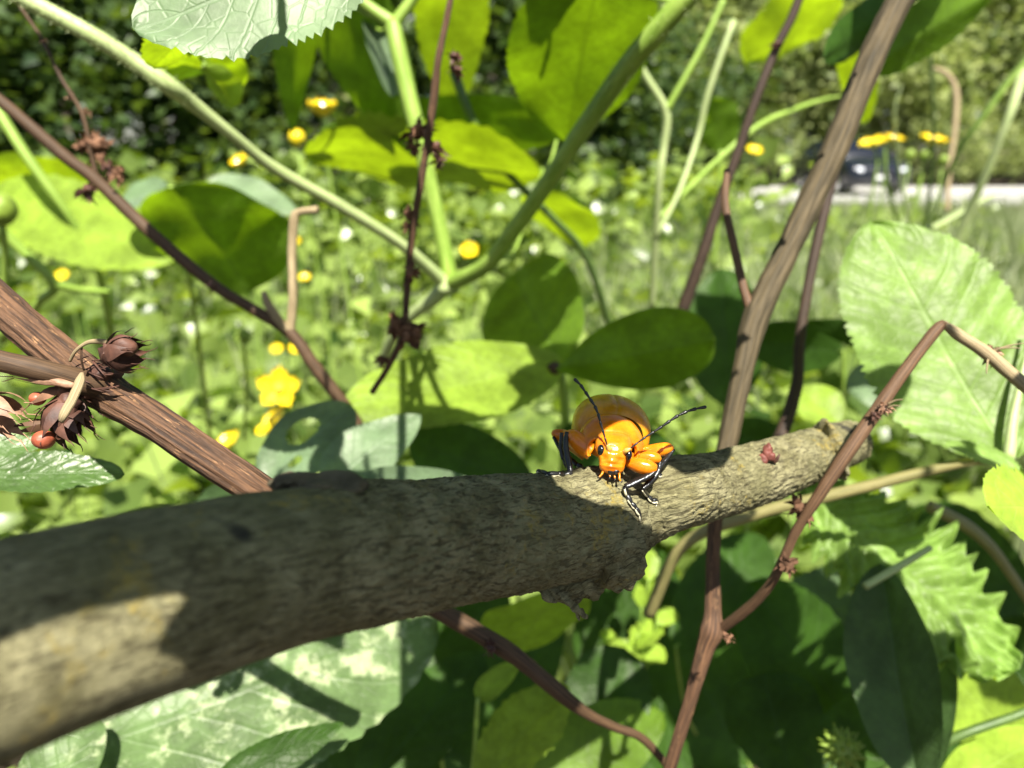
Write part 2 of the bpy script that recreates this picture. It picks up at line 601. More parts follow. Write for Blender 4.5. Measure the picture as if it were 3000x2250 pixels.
def leaf_frame(b, t, phi):
    B, T = P(*b), P(*t)
    ax = (T - B).normalized()
    mid = (B + T) / 2
    tow = (CO - mid).normalized()
    perp = tow.cross(ax).normalized()
    if perp.dot(CU) < 0 or (abs(perp.dot(CU)) < 0.15 and perp.dot(CR) < 0):
        perp = -perp
    tow = (tow - ax * tow.dot(ax)).normalized()
    f = math.radians(phi)
    side = perp * math.cos(f) + tow * math.sin(f)
    nrm = ax.cross(side).normalized()
    if nrm.dot(Vector((0, 0, 1))) < 0:
        nrm = -nrm
    return B, T, side, nrm


def leaf(parent, b, t, hw, phi, mat='leaf_green', name='leaf', petiole=None, pet_mat='green_stem', pet_r=0.35, **kw):
    """blade from b to t (picture x, y, mm); hw = half width in picture pixels; phi > 0: upper edge leans to the lens"""
    B, T, side, nrm = leaf_frame(b, t, phi)
    dm = (b[2] + t[2]) / 2
    w = hw * dm / FPX * 0.001 / max(0.25, math.cos(math.radians(phi)))
    LSEED[0] += 1
    v, f, uv = leaf_data(B, T, side, w, nrm, seed=LSEED[0], **kw)
    o = mesh_obj(name, v, f, mat, parent, uv=uv)
    if petiole is not None:
        q = P(*petiole)
        mid = (q + B) / 2 - Vector((0, 0, 0.12)) * (q - B).length
        r = pet_r * 0.001
        tube('petiole', [(*q, r * 1.2), (*mid, r * 1.1), (*B, r), (*(B + (T - B) * 0.04), r * 0.4)], pet_mat, parent, n=14, seg=6)
    return o


def stalk_to_ground(p, sway=0.02):
    """points from place p down to the soil"""
    g = Vector((p.x + random.uniform(-sway, sway), p.y + random.uniform(0, sway), 0.0))
    return g


# ------------------------------------------------------------------ ground and far setting
def sstep(a, b, x):
    t = np.clip((x - a) / (b - a), 0, 1)
    return t * t * (3 - 2 * t)


def ground_z(x, y):
    x = np.asarray(x, float)
    y = np.asarray(y, float)
    z = -0.72 * sstep(2.5, 15.0, y + 0.15 * x)
    z = z + 0.02 * np.sin(x * 3.1 + 1) * np.sin(y * 2.3) * sstep(0.5, 2, y) + 1.5 * sstep(26, 60, y)
    return z


def grid_sheet(xs, ys, zf):
    X, Y = np.meshgrid(xs, ys)
    Z = zf(X, Y)
    V = np.stack([X.ravel(), Y.ravel(), Z.ravel()], 1)
    nx, ny = len(xs), len(ys)
    i, j = np.meshgrid(np.arange(nx - 1), np.arange(ny - 1))
    a = (j * nx + i).ravel()
    return V, np.stack([a, a + 1, a + 1 + nx, a + nx], 1)


xs = np.r_[-300, -150, -80, np.linspace(-45, 45, 60), 80, 150, 300]
ys = np.r_[-60, -20, -5, np.linspace(-2, 40, 90), 60, 90, 150, 300]
v, f = grid_sheet(xs, ys, ground_z)
g = mesh_obj('ground', v, f, 'soil')
g['kind'] = 'structure'
g['label'] = 'dark soil under the herbs and meadow grass'

# the road: a pale strip that crosses behind the meadow
ROAD0, ROAD1 = 17.0, 26.0
v, f = grid_sheet(np.linspace(-60, 80, 60), np.linspace(ROAD0, ROAD1, 8), lambda x, y: ground_z(x, y) + 0.03)
o = mesh_obj('road', v, f, 'gravel_pale')
o['kind'] = 'structure'
o['label'] = 'sunlit pale road behind the meadow grass'


def leaf_cloud(c, length, width, direction, up, tone, fold=0.3):
    """arrays of small folded leaves -> verts, faces, tone per vertex (six points, four quads' worth)"""
    n = len(c)
    d = direction / np.linalg.norm(direction, axis=1)[:, None]
    s = np.cross(d, up)
    s /= np.linalg.norm(s, axis=1)[:, None] + 1e-9
    m = np.cross(s, d)
    L, W = length[:, None], width[:, None]
    p0 = c
    p1 = c + d * L * 0.38 + s * W + m * W * fold
    p2 = c + d * L * 0.45 - m * 0.0
    p3 = c + d * L * 0.38 - s * W + m * W * fold
    p4 = c + d * L - m * L * 0.18
    V = np.stack([p0, p1, p2, p3, p4], 1).reshape(-1, 3)
    b = (np.arange(n) * 5)[:, None]
    F = np.concatenate([b + np.array([[0, 2, 1]]), b + np.array([[0, 3, 2]]), b + np.array([[1, 2, 4]]), b + np.array([[2, 3, 4]])], 0)
    return V, F, np.repeat(tone, 5)


def rnd_dir(n, zmin, zmax):
    a = RNG.uniform(0, 2 * PI, n)
    z = RNG.uniform(zmin, zmax, n)
    r = np.sqrt(np.maximum(0, 1 - z * z))
    return np.stack([r * np.cos(a), r * np.sin(a), z], 1)


def crown_arrays(n, clumps, rx, ry, rz, leaf_l, leaf_w, spread):
    """foliage in uneven clumps round the origin"""
    d = rnd_dir(clumps, -0.75, 1.0)
    rad = RNG.uniform(0.45, 1.0, clumps) ** 0.6
    cc = d * rad[:, None] * np.array([rx, ry, rz])
    k = RNG.integers(0, clumps, n)
    p = cc[k] + RNG.normal(0, 1, (n, 3)) * spread * RNG.uniform(0.5, 1.2, clumps)[k][:, None] * np.array([1, 1, 0.7])
    dr = rnd_dir(n, -0.7, 0.5)
    up = rnd_dir(n, 0.3, 1.0)
    L = RNG.uniform(0.6, 1.2, n) * leaf_l
    tone = np.clip(RNG.uniform(0, 1, clumps)[k] * 0.55 + RNG.uniform(0, 0.45, n), 0, 1)
    return leaf_cloud(p, L, L * leaf_w, dr, up, tone)


def woody(name, label, cat, loc, height, trunk_r, crown, mat, group=None, limbs=5, crown_z=0.62, seed=1):
    """a tree or shrub: tapered trunk with limbs, and a crown of leaves"""
    rr = random.Random(seed)
    t = thing(name, label, cat, loc, group)
    L = Vector(loc)
    b = Buf()
    top = L + Vector((rr.uniform(-.1, .1) * height, rr.uniform(-.1, .1) * height, height * 0.8))
    b.add(*tube_data([(*L, trunk_r * 1.3), (*(L.lerp(top, 0.35) + Vector((rr.uniform(-.05, .05) * height, 0, 0))), trunk_r), (*top, trunk_r * 0.3)], n=16, seg=9))
    for i in range(limbs):
        a = 2 * PI * i / limbs + rr.uniform(-.5, .5)
        s = L.lerp(top, rr.uniform(0.25, 0.75))
        e = s + Vector((math.cos(a), math.sin(a), rr.uniform(0.4, 1.0))) * height * rr.uniform(0.22, 0.4)
        b.add(*tube_data([(*s, trunk_r * 0.55), (*s.lerp(e, 0.5), trunk_r * 0.35), (*e, trunk_r * 0.1)], n=8, seg=6))
    b.build('trunk', 'tree_bark', t)
    V, F, tone = crown
    c = mesh_obj('crown', V + np.array(L + Vector((0, 0, height * crown_z))), F, mat, t, smooth=False, attr=tone)
    return t


# shrubs at the wood edge, left and behind
SH = [(-2.55, 3.0, 1.6), (-1.55, 2.6, 1.3), (-0.75, 3.0, 1.5), (0.1, 3.3, 1.35), (-1.9, 4.2, 2.1), (-0.45, 4.6, 2.2), (0.75, 4.5, 1.5), (-3.4, 4.2, 2.2)]
SHL = ['dark leafy shrub at the wood edge behind the drooping grey-green leaf',
       'low dark shrub with glints of sun behind the pale green stem',
       'shaded shrub behind the single cup-shaped yellow flower',
       'dense dark shrub seen between the two large hanging leaves',
       'tall shrub rising behind the low dark shrub',
       'tall shrub standing behind the shaded shrub with the yellow flower',
       'lighter green shrub behind the crossing brown stalks',
       'tall dark shrub at the outer end of the wood edge']
for i, (x, y, h) in enumerate(SH):
    cr = crown_arrays(9000, 90, h * 0.44, h * 0.36, h * 0.48, 0.055, 0.36, h * 0.085)
    woody('shrub', SHL[i], 'shrub', (x, y, float(ground_z(x, y))), h, 0.012, cr, 'shrub_leaves', 'shrubs along the wood edge', limbs=7, crown_z=0.42, seed=i)
# trees beyond the road
TR = [(7.5, 31, 9.0), (14.0, 29, 8.0), (21.5, 31, 9.5), (1.0, 32, 9.0), (11.0, 38, 12.0), (27.0, 36, 11.0), (-7.0, 30, 9.0), (18.0, 44, 13.0), (-16, 36, 12)]
TRL = ['olive green tree right behind the parked dark car',
       'rounded light green tree across the pale road beside the car',
       'spreading tree at the far end of the pale road',
       'tree across the road behind the crossing brown stalks',
       'tall tree standing behind the rounded light green tree',
       'tall tree beyond the spreading tree at the road end',
       'tree across the road behind the large hanging leaves',
       'tallest tree farthest beyond the road',
       'tree across the road behind the dark shrubs']
for i, (x, y, h) in enumerate(TR):
    cr = crown_arrays(9000, 80, h * 0.42, h * 0.36, h * 0.48, 0.36, 0.4, h * 0.085)
    woody('roadside_tree', TRL[i], 'tree', (x, y, float(ground_z(x, y))), h, h * 0.018, cr, 'tree_leaves', 'trees beyond the road', limbs=7, crown_z=0.50, seed=40 + i)
# bushes on the far road side
for i, (x, y, h) in enumerate([(9.0, 26.8, 2.2), (12.6, 27.0, 1.8), (16.0, 26.8, 2.6), (19.5, 27.2, 2.0), (5.5, 27.0, 2.4), (1.5, 27.3, 2.2)]):
    cr = crown_arrays(2600, 40, h * 0.8, h * 0.5, h * 0.5, 0.16, 0.4, h * 0.13)
    woody('roadside_bush', ['round bush directly behind the dark car', 'low bush behind the pale road next to the car', 'largest bush on the far road side', 'bush on the far road side under the spreading tree',
                            'bush behind the road hidden partly by the thick brown stalk', 'bush across the road behind the thin dark stalks'][i],
          'bush', (x, y, float(ground_z(x, y))), h, 0.03, cr, 'tree_leaves', 'bushes on the far road side', limbs=5, crown_z=0.5, seed=80 + i)


# ------------------------------------------------------------------ the car on the road
def car(loc):
    t = thing('parked_car', 'dark blue-black car facing the meadow on the pale road', 'car', loc)
    L = Vector(loc)
    HW = 0.86

    def loft(secs, name, mat, parent=t):
        """secs: rows of (y, list of (x, z)) from front to back"""
        b = Buf()
        V = []
        for y, prof in secs:
            V += [L + Vector((x, y, z)) for x, z in prof]
        m = len(secs[0][1])
        F = []
        for i in range(len(secs) - 1):
            for j in range(m):
                k = (j + 1) % m
                F.append((i * m + j, i * m + k, (i + 1) * m + k, (i + 1) * m + j))
        F.append(tuple(range(m))[::-1])
        F.append(tuple((len(secs) - 1) * m + j for j in range(m)))
        b.add(V, F)
        return b.build(name, mat, parent)

    def prof(hw, z0, z1, r=0.12):
        pts = []
        for cx, cz, a0 in ((hw - r, z1 - r, 0), (-hw + r, z1 - r, 90), (-hw + r, z0 + r, 180), (hw - r, z0 + r, 270)):
            for k in range(4):
                a = math.radians(a0 + 30 * k)
                pts.append((cx + r * math.cos(a), cz + r * math.sin(a)))
        return pts
    body = loft([(0.0, prof(HW - .12, 0.34, 0.66)), (0.06, prof(HW - .03, 0.24, 0.78)), (0.35, prof(HW, 0.22, 0.90)), (1.05, prof(HW, 0.22, 1.00)), (3.6, prof(HW, 0.22, 1.02)), (4.15, prof(HW - .03, 0.26, 0.98)), (4.25, prof(HW - .1, 0.34, 0.9))], 'body', 'car_paint')
    loft([(0.95, prof(HW - .08, 0.93, 1.02, .04)), (1.75, prof(HW - .20, 0.96, 1.49, .1)), (2.4, prof(HW - .20, 0.96, 1.54, .1)), (3.5, prof(HW - .22, 0.96, 1.50, .1)), (4.05, prof(HW - .16, 0.96, 1.05, .04))], 'cabin', 'car_paint')
    # windscreen: a sloped pane a little proud of the cabin
    b = Buf()
    b.add([L + Vector(p) for p in ((-.70, .985, 1.035), (.70, .985, 1.035), (.58, 1.70, 1.46), (-.58, 1.70, 1.46))], [(0, 1, 2, 3)])
    b.build('windscreen', 'car_glass', t)
    for s in (-1, 1):
        b = Buf()
        b.add([L + Vector(p) for p in ((s * .80, 1.35, 1.05), (s * .83, 3.75, 1.05), (s * .668, 3.35, 1.42), (s * .668, 1.95, 1.44))], [(0, 1, 2, 3)])
        b.build('side_window', 'car_glass', t)
    b = Buf()
    b.add(*ellipsoid(L + Vector((0, -.005, .60)), (.36, 0, 0), (0, .03, 0), (0, 0, .07)))
    b.build('grille', 'car_black', t)
    b = Buf()
    b.add(*ellipsoid(L + Vector((0, .02, .36)), (.66, 0, 0), (0, .05, 0), (0, 0, .08)))
    b.build('bumper', 'car_black', t)
    b = Buf()
    b.add([L + Vector(p) for p in ((-.17, -.05, .43), (.17, -.05, .43), (.17, -.05, .53), (-.17, -.05, .53), (-.17, -.02, .43), (.17, -.02, .43), (.17, -.02, .53), (-.17, -.02, .53))],
          [(0, 1, 2, 3), (4, 7, 6, 5), (0, 4, 5, 1), (1, 5, 6, 2), (2, 6, 7, 3), (3, 7, 4, 0)])
    b.build('number_plate', 'plate_white', t, smooth=False)
    for s in (-1, 1):
        b = Buf()
        b.add(*ellipsoid(L + Vector((s * .63, .06, .67)), (.15, s * .05, 0), (0, .06, 0), (0, 0, .075)))
        b.build('headlight', 'lamp_glass', t)
        b = Buf()
        b.add(*ellipsoid(L + Vector((s * .96, 1.30, 1.06)), (.10, 0, 0), (0, .06, 0), (0, 0, .07)))
        b.build('mirror', 'car_paint', t)
        for yy in (0.75, 3.45):
            b = Buf()
            c = L + Vector((s * .76, yy, .31))
            n = 20
            V = []
            for x, r in ((-.10, .20), (-.10, .30), (.10, .30), (.105, .20)):
                V += [c + Vector((s * x, r * math.cos(2 * PI * k / n), r * math.sin(2 * PI * k / n))) for k in range(n)]
            F = [(i * n + k, i * n + (k + 1) % n, (i + 1) * n + (k + 1) % n, (i + 1) * n + k) for i in range(3) for k in range(n)]
            b.add(V, F)
            w = b.build('tyre', 'car_black', t)
            b = Buf()
            b.add(*ellipsoid(c + Vector((s * .09, 0, 0)), (.02, 0, 0), (0, .2, 0), (0, 0, .2), 18, 6))
            b.build('rim', 'chrome', w)
    return t


cx, cy = (2498 - 1500) / FPX * 20.8, 20.0
car((cx, cy, float(ground_z(cx, cy)) + 0.03))

# ------------------------------------------------------------------ herb layer and meadow grass
def herbs(n, y0, y1, xk, xoff, hmax, l0, seed_tone=(0.15, 1.0), zlo=0.02, xlim=None):
    y = y0 * (y1 / y0) ** RNG.uniform(0, 1, n)
    x = (RNG.uniform(-1, 1, n) * xk + xoff) * y
    if xlim:
        x = np.clip(x, xlim[0], xlim[1])
    # leaves gather on small plants
    k = max(20, n // 26)
    px, py = x[:k], y[:k]
    idx = RNG.integers(0, k, n)
    sp = 0.05 + 0.02 * py[idx]
    x = px[idx] + RNG.normal(0, 1, n) * sp
    y = py[idx] + RNG.normal(0, 1, n) * sp
    hh = RNG.uniform(0.45, 1.0, k)[idx] * hmax
    z = ground_z(x, y) + zlo + hh * RNG.uniform(0, 1, n) ** 0.55
    L = l0 * RNG.uniform(0.5, 1.3, n) * (0.85 + 0.15 * y)
    W = L * RNG.uniform(0.26, 0.5, n)
    tone = np.clip(RNG.uniform(seed_tone[0], seed_tone[1], k)[idx] * 0.5 + RNG.uniform(-0.1, 0.55, n), 0, 1)
    keep = y > y0 * 0.9
    d = rnd_dir(n, -0.75, 0.6)
    up = rnd_dir(n, 0.15, 1.0)
    c = np.stack([x, y, z], 1)
    return leaf_cloud(c[keep], L[keep], W[keep], d[keep], up[keep], tone[keep], 0.22)


V, F, tn = herbs(15000, 0.42, 4.5, 0.75, -0.12, 0.20, 0.044)
V2, F2, tn2 = herbs(9000, 1.6, 5.0, 0.62, -0.30, 0.42, 0.05)
F = np.concatenate([F, F2 + len(V)])
V, tn = np.concatenate([V, V2]), np.concatenate([tn, tn2])
V2, F2, tn2 = herbs(5000, 0.5, 3.0, 0.35, 0.30, 0.23, 0.046)
F = np.concatenate([F, F2 + len(V)])
V, tn = np.concatenate([V, V2]), np.concatenate([tn, tn2])
V2, F2, tn2 = herbs(3500, 0.42, 3.5, 0.5, -1.25, 0.20, 0.044)
F = np.concatenate([F, F2 + len(V)])
V, tn = np.concatenate([V, V2]), np.concatenate([tn, tn2])
V2, F2, tn2 = herbs(1500, 0.34, 0.8, 0.80, -0.10, 0.25, 0.034)
F = np.concatenate([F, F2 + len(V)])
V, tn = np.concatenate([V, V2]), np.concatenate([tn, tn2])
o = mesh_obj('herb_layer', V, F, 'herb_leaves', smooth=False, attr=tn)
o['kind'] = 'stuff'
o['label'] = 'mass of small light green herb leaves covering the ground'
o['category'] = 'herbs'


def blades(n, y0, y1, xa, xb, hmin, hmax, w):
    y = y0 * (y1 / y0) ** RNG.uniform(0, 1, n)
    x = RNG.uniform(xa, xb, n) * y
    z = ground_z(x, y)
    h = RNG.uniform(hmin, hmax, n)
    a = RNG.uniform(0, 2 * PI, n)
    lean = RNG.uniform(0.05, 0.55, n) * h
    dx, dy = np.cos(a) * lean, np.sin(a) * lean
    b = RNG.uniform(0, 2 * PI, n)
    ww = w * RNG.uniform(0.5, 1.3, n) * (0.7 + 0.12 * y)
    sx, sy = np.cos(b) * ww, np.sin(b) * ww
    rows = []
    for t, k in ((0, 1.0), (0.35, 0.95), (0.7, 0.7), (1.0, 0.08)):
        cx_, cy_, cz_ = x + dx * t * t, y + dy * t * t, z + h * (t - 0.18 * t * t * (lean / h) * 2)
        rows.append(np.stack([cx_ - sx * k, cy_ - sy * k, cz_], 1))
        rows.append(np.stack([cx_ + sx * k, cy_ + sy * k, cz_], 1))
    V = np.stack(rows, 1).reshape(-1, 3)
    s = (np.arange(n) * 8)[:, None]
    F = np.concatenate([s + np.array([[2 * i, 2 * i + 1, 2 * i + 3, 2 * i + 2]]) for i in range(3)], 0)
    return V, F, np.repeat(RNG.uniform(0, 1, n) ** 1.3, 8)


V, F, tn = blades(14000, 0.7, 17.5, 0.10, 0.85, 0.12, 0.34, 0.0022)
o = mesh_obj('meadow_grass', V, F, 'grass_blades', smooth=False, attr=tn)
o['kind'] = 'stuff'
o['label'] = 'meadow grass growing up to the pale road'
o['category'] = 'grass'
V, F, tn = blades(1300, 0.55, 2.2, 0.28, 0.85, 0.16, 0.34, 0.0038)
o = mesh_obj('meadow_grass', V, F, 'grass_blades', smooth=False, attr=tn)
o['kind'] = 'stuff'
o['label'] = 'broad grass blades growing in front of the meadow'
o['category'] = 'grass'
V, F, tn = blades(5000, 0.6, 6, -0.9, 0.15, 0.10, 0.26, 0.0018)
V2, F2, tn2 = blades(420, 0.36, 1.2, -0.75, 0.45, 0.16, 0.34, 0.0011)
F = np.concatenate([F, F2 + len(V)])
V, tn = np.concatenate([V, V2]), np.concatenate([tn, tn2 * 0.3])
o = mesh_obj('wood_edge_grass', V, F, 'grass_blades', smooth=False, attr=tn)
o['kind'] = 'stuff'
o['label'] = 'thin grass growing among the herbs before the shrubs'
o['category'] = 'grass'

# ------------------------------------------------------------------ the branch with the beetle
#        x     y     half height (px)  radius (mm)
BR = [(-900, 2186, 420, 3.6), (-300, 1994, 357, 3.6), (0, 1898, 326, 3.6), (300, 1804, 295, 3.6), (640, 1712, 260, 3.6), (1000, 1628, 221, 3.6), (1300, 1588, 187, 3.6),
      (1560, 1554, 166, 3.66), (1720, 1528, 160, 3.75), (1800, 1508, 152, 3.6), (1880, 1474, 128, 3.05), (1980, 1444, 112, 2.8), (2100, 1421, 98, 2.65), (2300, 1361, 88, 2.6),
      (2420, 1318, 76, 2.5), (2490, 1296, 68, 2.4)]


def build_branch():
    pts = []
    for i, (x, y, hv, r) in enumerate(BR):
        a = BR[max(0, i - 1)]
        b = BR[min(len(BR) - 1, i + 1)]
        sl = math.atan2(b[1] - a[1], b[0] - a[0])
        rp = hv * math.cos(sl)
        d = r * FPX / rp
        p = P(x, y, d)
        pts.append((*p, r * 0.001))
    n, seg = 520, 150
    s = spline(pts, n)
    tang = np.gradient(s[:, :3], axis=0)
    V, UV = [], []
    nrm = None
    ln = 0.0
    FT, FRr, FLg = [], [], []
    for i in range(n):
        c = Vector(s[i, :3])
        t = Vector(tang[i]).normalized()
        if nrm is None:
            nrm = (CU - t * CU.dot(t)).normalized()
        nrm = (nrm - t * nrm.dot(t)).normalized()
        bi = t.cross(nrm)
        if i:
            ln += (c - Vector(s[i - 1, :3])).length
        r0 = s[i, 3]
        lm = ln * 1000
        fine = lm > 20
        for j in range(seg):
            a = 2 * PI * j / seg
            d = nrm * math.cos(a) + bi * math.sin(a)
            q = c + d * r0
            k = noise.noise(q * 140) * 0.16e-3 + noise.noise(q * 420) * 0.10e-3
            if fine:
                w = Vector((lm * 1.1, a * r0 * 1000 * 3.4, 3.3)) + Vector((0, 1, 0)) * noise.noise(q * 700) * 2.2
                k += (abs(noise.noise(w)) - 0.2) * -0.34e-3
                k += noise.noise(q * 2600) * 0.06e-3
            V.append(q + d * k)
            UV.append((lm, a * r0 * 1000))
    F = []
    for i in range(n - 1):
        for j in range(seg):
            k = (j + 1) % seg
            F.append((i * seg + j, i * seg + k, (i + 1) * seg + k, (i + 1) * seg + j))
    # rounded broken end
    e = len(V)
    c = Vector(s[-1, :3])
    t = Vector(tang[-1]).normalized()
    last = (n - 1) * seg
    rings = [last]
    for q, (sc, fw) in enumerate(((0.93, 0.35), (0.75, 0.75), (0.45, 1.0), (0.12, 1.08))):
        rings.append(len(V))
        for j in range(seg):
            p = V[last + j]
            pp = c + (p - c) * sc + t * (0.0014 * fw)
            V.append(pp + Vector((0, 0, 1)) * noise.noise(pp * 1500) * 0.00022)
            UV.append((UV[last + j][0] + fw, UV[last + j][1] * sc))
    for a_, b_ in zip(rings[:-1], rings[1:]):
        for j in range(seg):
            k = (j + 1) % seg
            F.append((a_ + j, a_ + k, b_ + k, b_ + j))
    F.append(tuple(rings[-1] + j for j in range(seg)))
    return V, F, UV, s


bv, bf, buv, BRS = build_branch()
branch = thing('branch', 'thick grey-green lichen-specked branch that the beetle walks on', 'branch', P(1500, 1560, 46))
bark = mesh_obj('bark', bv, bf, 'bark', branch, uv=buv)
BVH = BVHTree.FromPolygons([Vector(p) for p in bv], bf)


def surf(x, y, lift=0.0):
    """place on the branch under picture point (x, y), with its normal and distance"""
    d = (P(x, y, 100) - CO).normalized()
    h, nn, _, _ = BVH.ray_cast(CO, d)
    if h is None:
        h, nn, _, _ = BVH.find_nearest(P(x, y, 50))
    if nn.dot(d) > 0:
        nn = -nn
    return h + nn * lift, nn


def depth_of(p):
    return (p - CO).dot(CF) * 1000


def K(px, d=48.0):
    """picture pixels -> metres at distance d"""
    return px * d / FPX * 0.001


def rough_blob(x, y, d, rx, ry, rz, rot=0.0, lump=0.5, ls=1400, nu=30, nv=20, sink=0.0):
    """lumpy bark swelling; half sizes in pixels"""
    c = P(x, y, d)
    ca, sa = math.cos(rot), math.sin(rot)
    ax = (CR * ca - CU * sa) * K(rx, d)
    ay = (CR * sa + CU * ca) * K(ry, d)
    az = CF * -K(rz, d)
    V, F = ellipsoid(c, ax, ay, az, nu, nv, lump, ls)
    return V, F, [((q - c).dot(CR + CU * 0.5) * 1000, (q - c).dot(CU * 2 - CR) * 500 + (q - c).dot(CF) * 600) for q in V]


# collar of bark where the branch bends, with a torn flap hanging below
b = Buf()
b.add(*rough_blob(1775, 1560, 49.0, 95, 175, 150, -0.38, 0.22, 900, 60, 40))
b.add(*rough_blob(1700, 1690, 48.2, 90, 70, 70, -0.5, 0.35, 1100, 44, 30))
b.add(*rough_blob(1640, 1735, 47.6, 60, 32, 40, 0.3, 0.5, 1500, 30, 20))
b.build('bark_collar', 'bark', branch)
b = Buf()
b.add(*tube_data([pt(1640, 1735, 46.6, 12), pt(1672, 1768, 46.2, 16), pt(1700, 1795, 46.3, 14), pt(1722, 1808, 46.6, 6)], n=18, seg=10, lump=0.7, lscale=2600, flat=0.4))
b.add(*tube_data([pt(1668, 1760, 46.4, 10), pt(1690, 1790, 46.4, 14), pt(1698, 1815, 46.6, 5)], n=14, seg=8, lump=0.7, lscale=2600, flat=0.4))
b.add(*tube_data([pt(1590, 1715, 46.8, 14), pt(1606, 1750, 46.6, 16), pt(1632, 1762, 46.6, 6)], n=14, seg=8, lump=0.7, lscale=2600, flat=0.5))
b.build('torn_bark', 'bark', branch)
# dark lip of an old twig scar on the upper side, further along
b = Buf()
p, nn = surf(905, 1440)
b.add(*rough_blob(940, 1424, depth_of(p) + 2.4, 130, 38, 90, 0.06, 0.5, 900, 60, 36))
b.add(*rough_blob(850, 1408, depth_of(p) + 2.0, 45, 26, 60, -0.2, 0.6, 1100, 36, 24))
b.build('twig_scar', 'bark_dark', branch)
# ring of bark near the broken end and the red bud
b = Buf()
b.add(*rough_blob(2436, 1316, 68.5, 24, 88, 78, -0.34, 0.25, 1200, 40, 30))
b.build('bark_ring', 'bark', branch)
p, nn = surf(2250, 1345)
dd = depth_of(p)
b = Buf()
b.add(*rough_blob(2248, 1322, dd - 0.2, 14, 24, 14, 0.1, 0.5, 2500, 16, 10))
b.add(*rough_blob(2258, 1338, dd - 0.3, 16, 14, 14, 0.4, 0.5, 2500, 16, 10))
b.add(*rough_blob(2236, 1345, dd - 0.2, 12, 14, 12, 0, 0.5, 2500, 14, 10))
b.build('bud', 'bud_red', branch)
b = Buf()
b.add(*tube_data([pt(2225, 1352, dd, 6), pt(2245, 1368, dd - .3, 8), pt(2265, 1372, dd - .2, 4), pt(2272, 1395, dd, 3)], n=16, seg=6, lump=0.5, lscale=3000))
b.add(*tube_data([pt(2268, 1355, dd, 6), pt(2280, 1340, dd - .3, 5), pt(2284, 1330, dd - .3, 2)], n=10, seg=6, lump=0.5, lscale=3000))
b.build('bud_scale', 'calyx', branch)

# ------------------------------------------------------------------ the beetle
BD = 48.0                                        # its distance in mm
BK = BD / FPX * 0.001                            # metres per picture pixel there
beetle = thing('orange_beetle', 'glossy orange leaf beetle with black antennae and feet walking on the branch', 'beetle', surf(1790, 1420)[0])
BO = P(1797, 1300, BD)
_roll, _pit = math.radians(-7), math.radians(12)
BX = CR * math.cos(_roll) + CU * math.sin(_roll)
_up0 = CU * math.cos(_roll) - CR * math.sin(_roll)
_fw0 = -CF
BU = _up0 * math.cos(_pit) + _fw0 * math.sin(_pit)      # up of the beetle
BF = _fw0 * math.cos(_pit) - _up0 * math.sin(_pit)      # its heading, towards the lens


def bp(x, fwd, up):
    return BO + (BX * x + BF * fwd + BU * up) * BK


def bi(x, y, w):
    """beetle place from picture point and pixels towards the lens"""
    return P(x, y, BD - w * BK * 1000)


def dome(rows, side, th0, th1, nt, z0, rim=0.0, groove=0.0):
    """rows: (fwd, half width, height); quarter shell for one side, or both when side = 0"""
    s = spline([(r[0], r[1], r[2], 0) for r in rows], 34)
    V, F = [], []
    for fwd, a, h, _ in s:
        for j in range(nt + 1):
            th = th0 + (th1 - th0) * j / nt
            x = a * math.sin(th)
            # full, rounded cross-section
            u = h * (math.copysign(abs(math.cos(th)) ** 0.9, math.cos(th)))
            if groove:
                u -= groove * math.exp(-(abs(th) / 0.035) ** 2)
            if rim and j > nt - 3:
                x *= 1 + rim * (j - nt + 3) / 3
                u += 2.0
            V.append(bp((x if side >= 0 else -x) + 13, fwd, z0 + u))
    m = nt + 1
    for i in range(len(s) - 1):
        for j in range(nt):
            q = (i * m + j, i * m + j + 1, (i + 1) * m + j + 1, (i + 1) * m + j)
            F.append(q if side >= 0 else q[::-1])
    return V, F


EL = [(-92, 88, 66), (-104, 106, 82), (-130, 118, 94), (-175, 123, 101), (-230, 120, 98), (-285, 106, 84), (-330, 78, 58), (-355, 42, 30), (-366, 6, 4)]
for sd in (-1, 1):
    V, F = dome(EL, sd, 0.0, math.radians(108), 26, 0, rim=0.035, groove=2.5)
    b = Buf()
    b.add(V, F)
    b.build('wing_cover', 'beetle_amber', beetle)
body = Buf()
# abdomen
body.add(*ellipsoid(bp(0, -190, -18), BX * BK * 104, BF * BK * 165, BU * BK * 62, 26, 18))
body.add(*ellipsoid(bp(0, -75, -22), BX * BK * 82, BF * BK * 70, BU * BK * 48, 24, 16))
# pronotum: broad collar with raised margin and pointed front corners
PR = [(-112, 84, 80), (-109, 92, 86), (-104, 93, 87), (-98, 91, 84), (-75, 96, 86), (-45, 97, 78), (-18, 92, 62), (-4, 82, 48), (2, 78, 44), (5, 74, 39), (-4, 66, 30)]
V, F = [], []
s = spline([(*r, 0) for r in PR], 44)
nt = 44
for fwd, a, h, _ in s:
    for j in range(nt + 1):
        th = math.radians(-118) + math.radians(236) * j / nt
        e = abs(j / nt - 0.5) * 2
        x = a * math.sin(th) * (1.0 + 0.05 * max(0, (e - 0.85) / 0.15))
        u = h * math.copysign(abs(math.cos(th)) ** 0.85, math.cos(th)) if abs(th) < PI / 2 else 52 * math.cos(th)
        fx = fwd + (13 * max(0, (e - 0.62) / 0.38) if fwd > -40 else 0)
        V.append(bp(x, fx, -18 + u + 1.2 * noise.noise(Vector((x * 0.03, fx * 0.03, 1)))))
m = nt + 1
for i in range(len(s) - 1):
    for j in range(nt):
        F.append((i * m + j, i * m + j + 1, (i + 1) * m + j + 1, (i + 1) * m + j))
body.add(V, F)
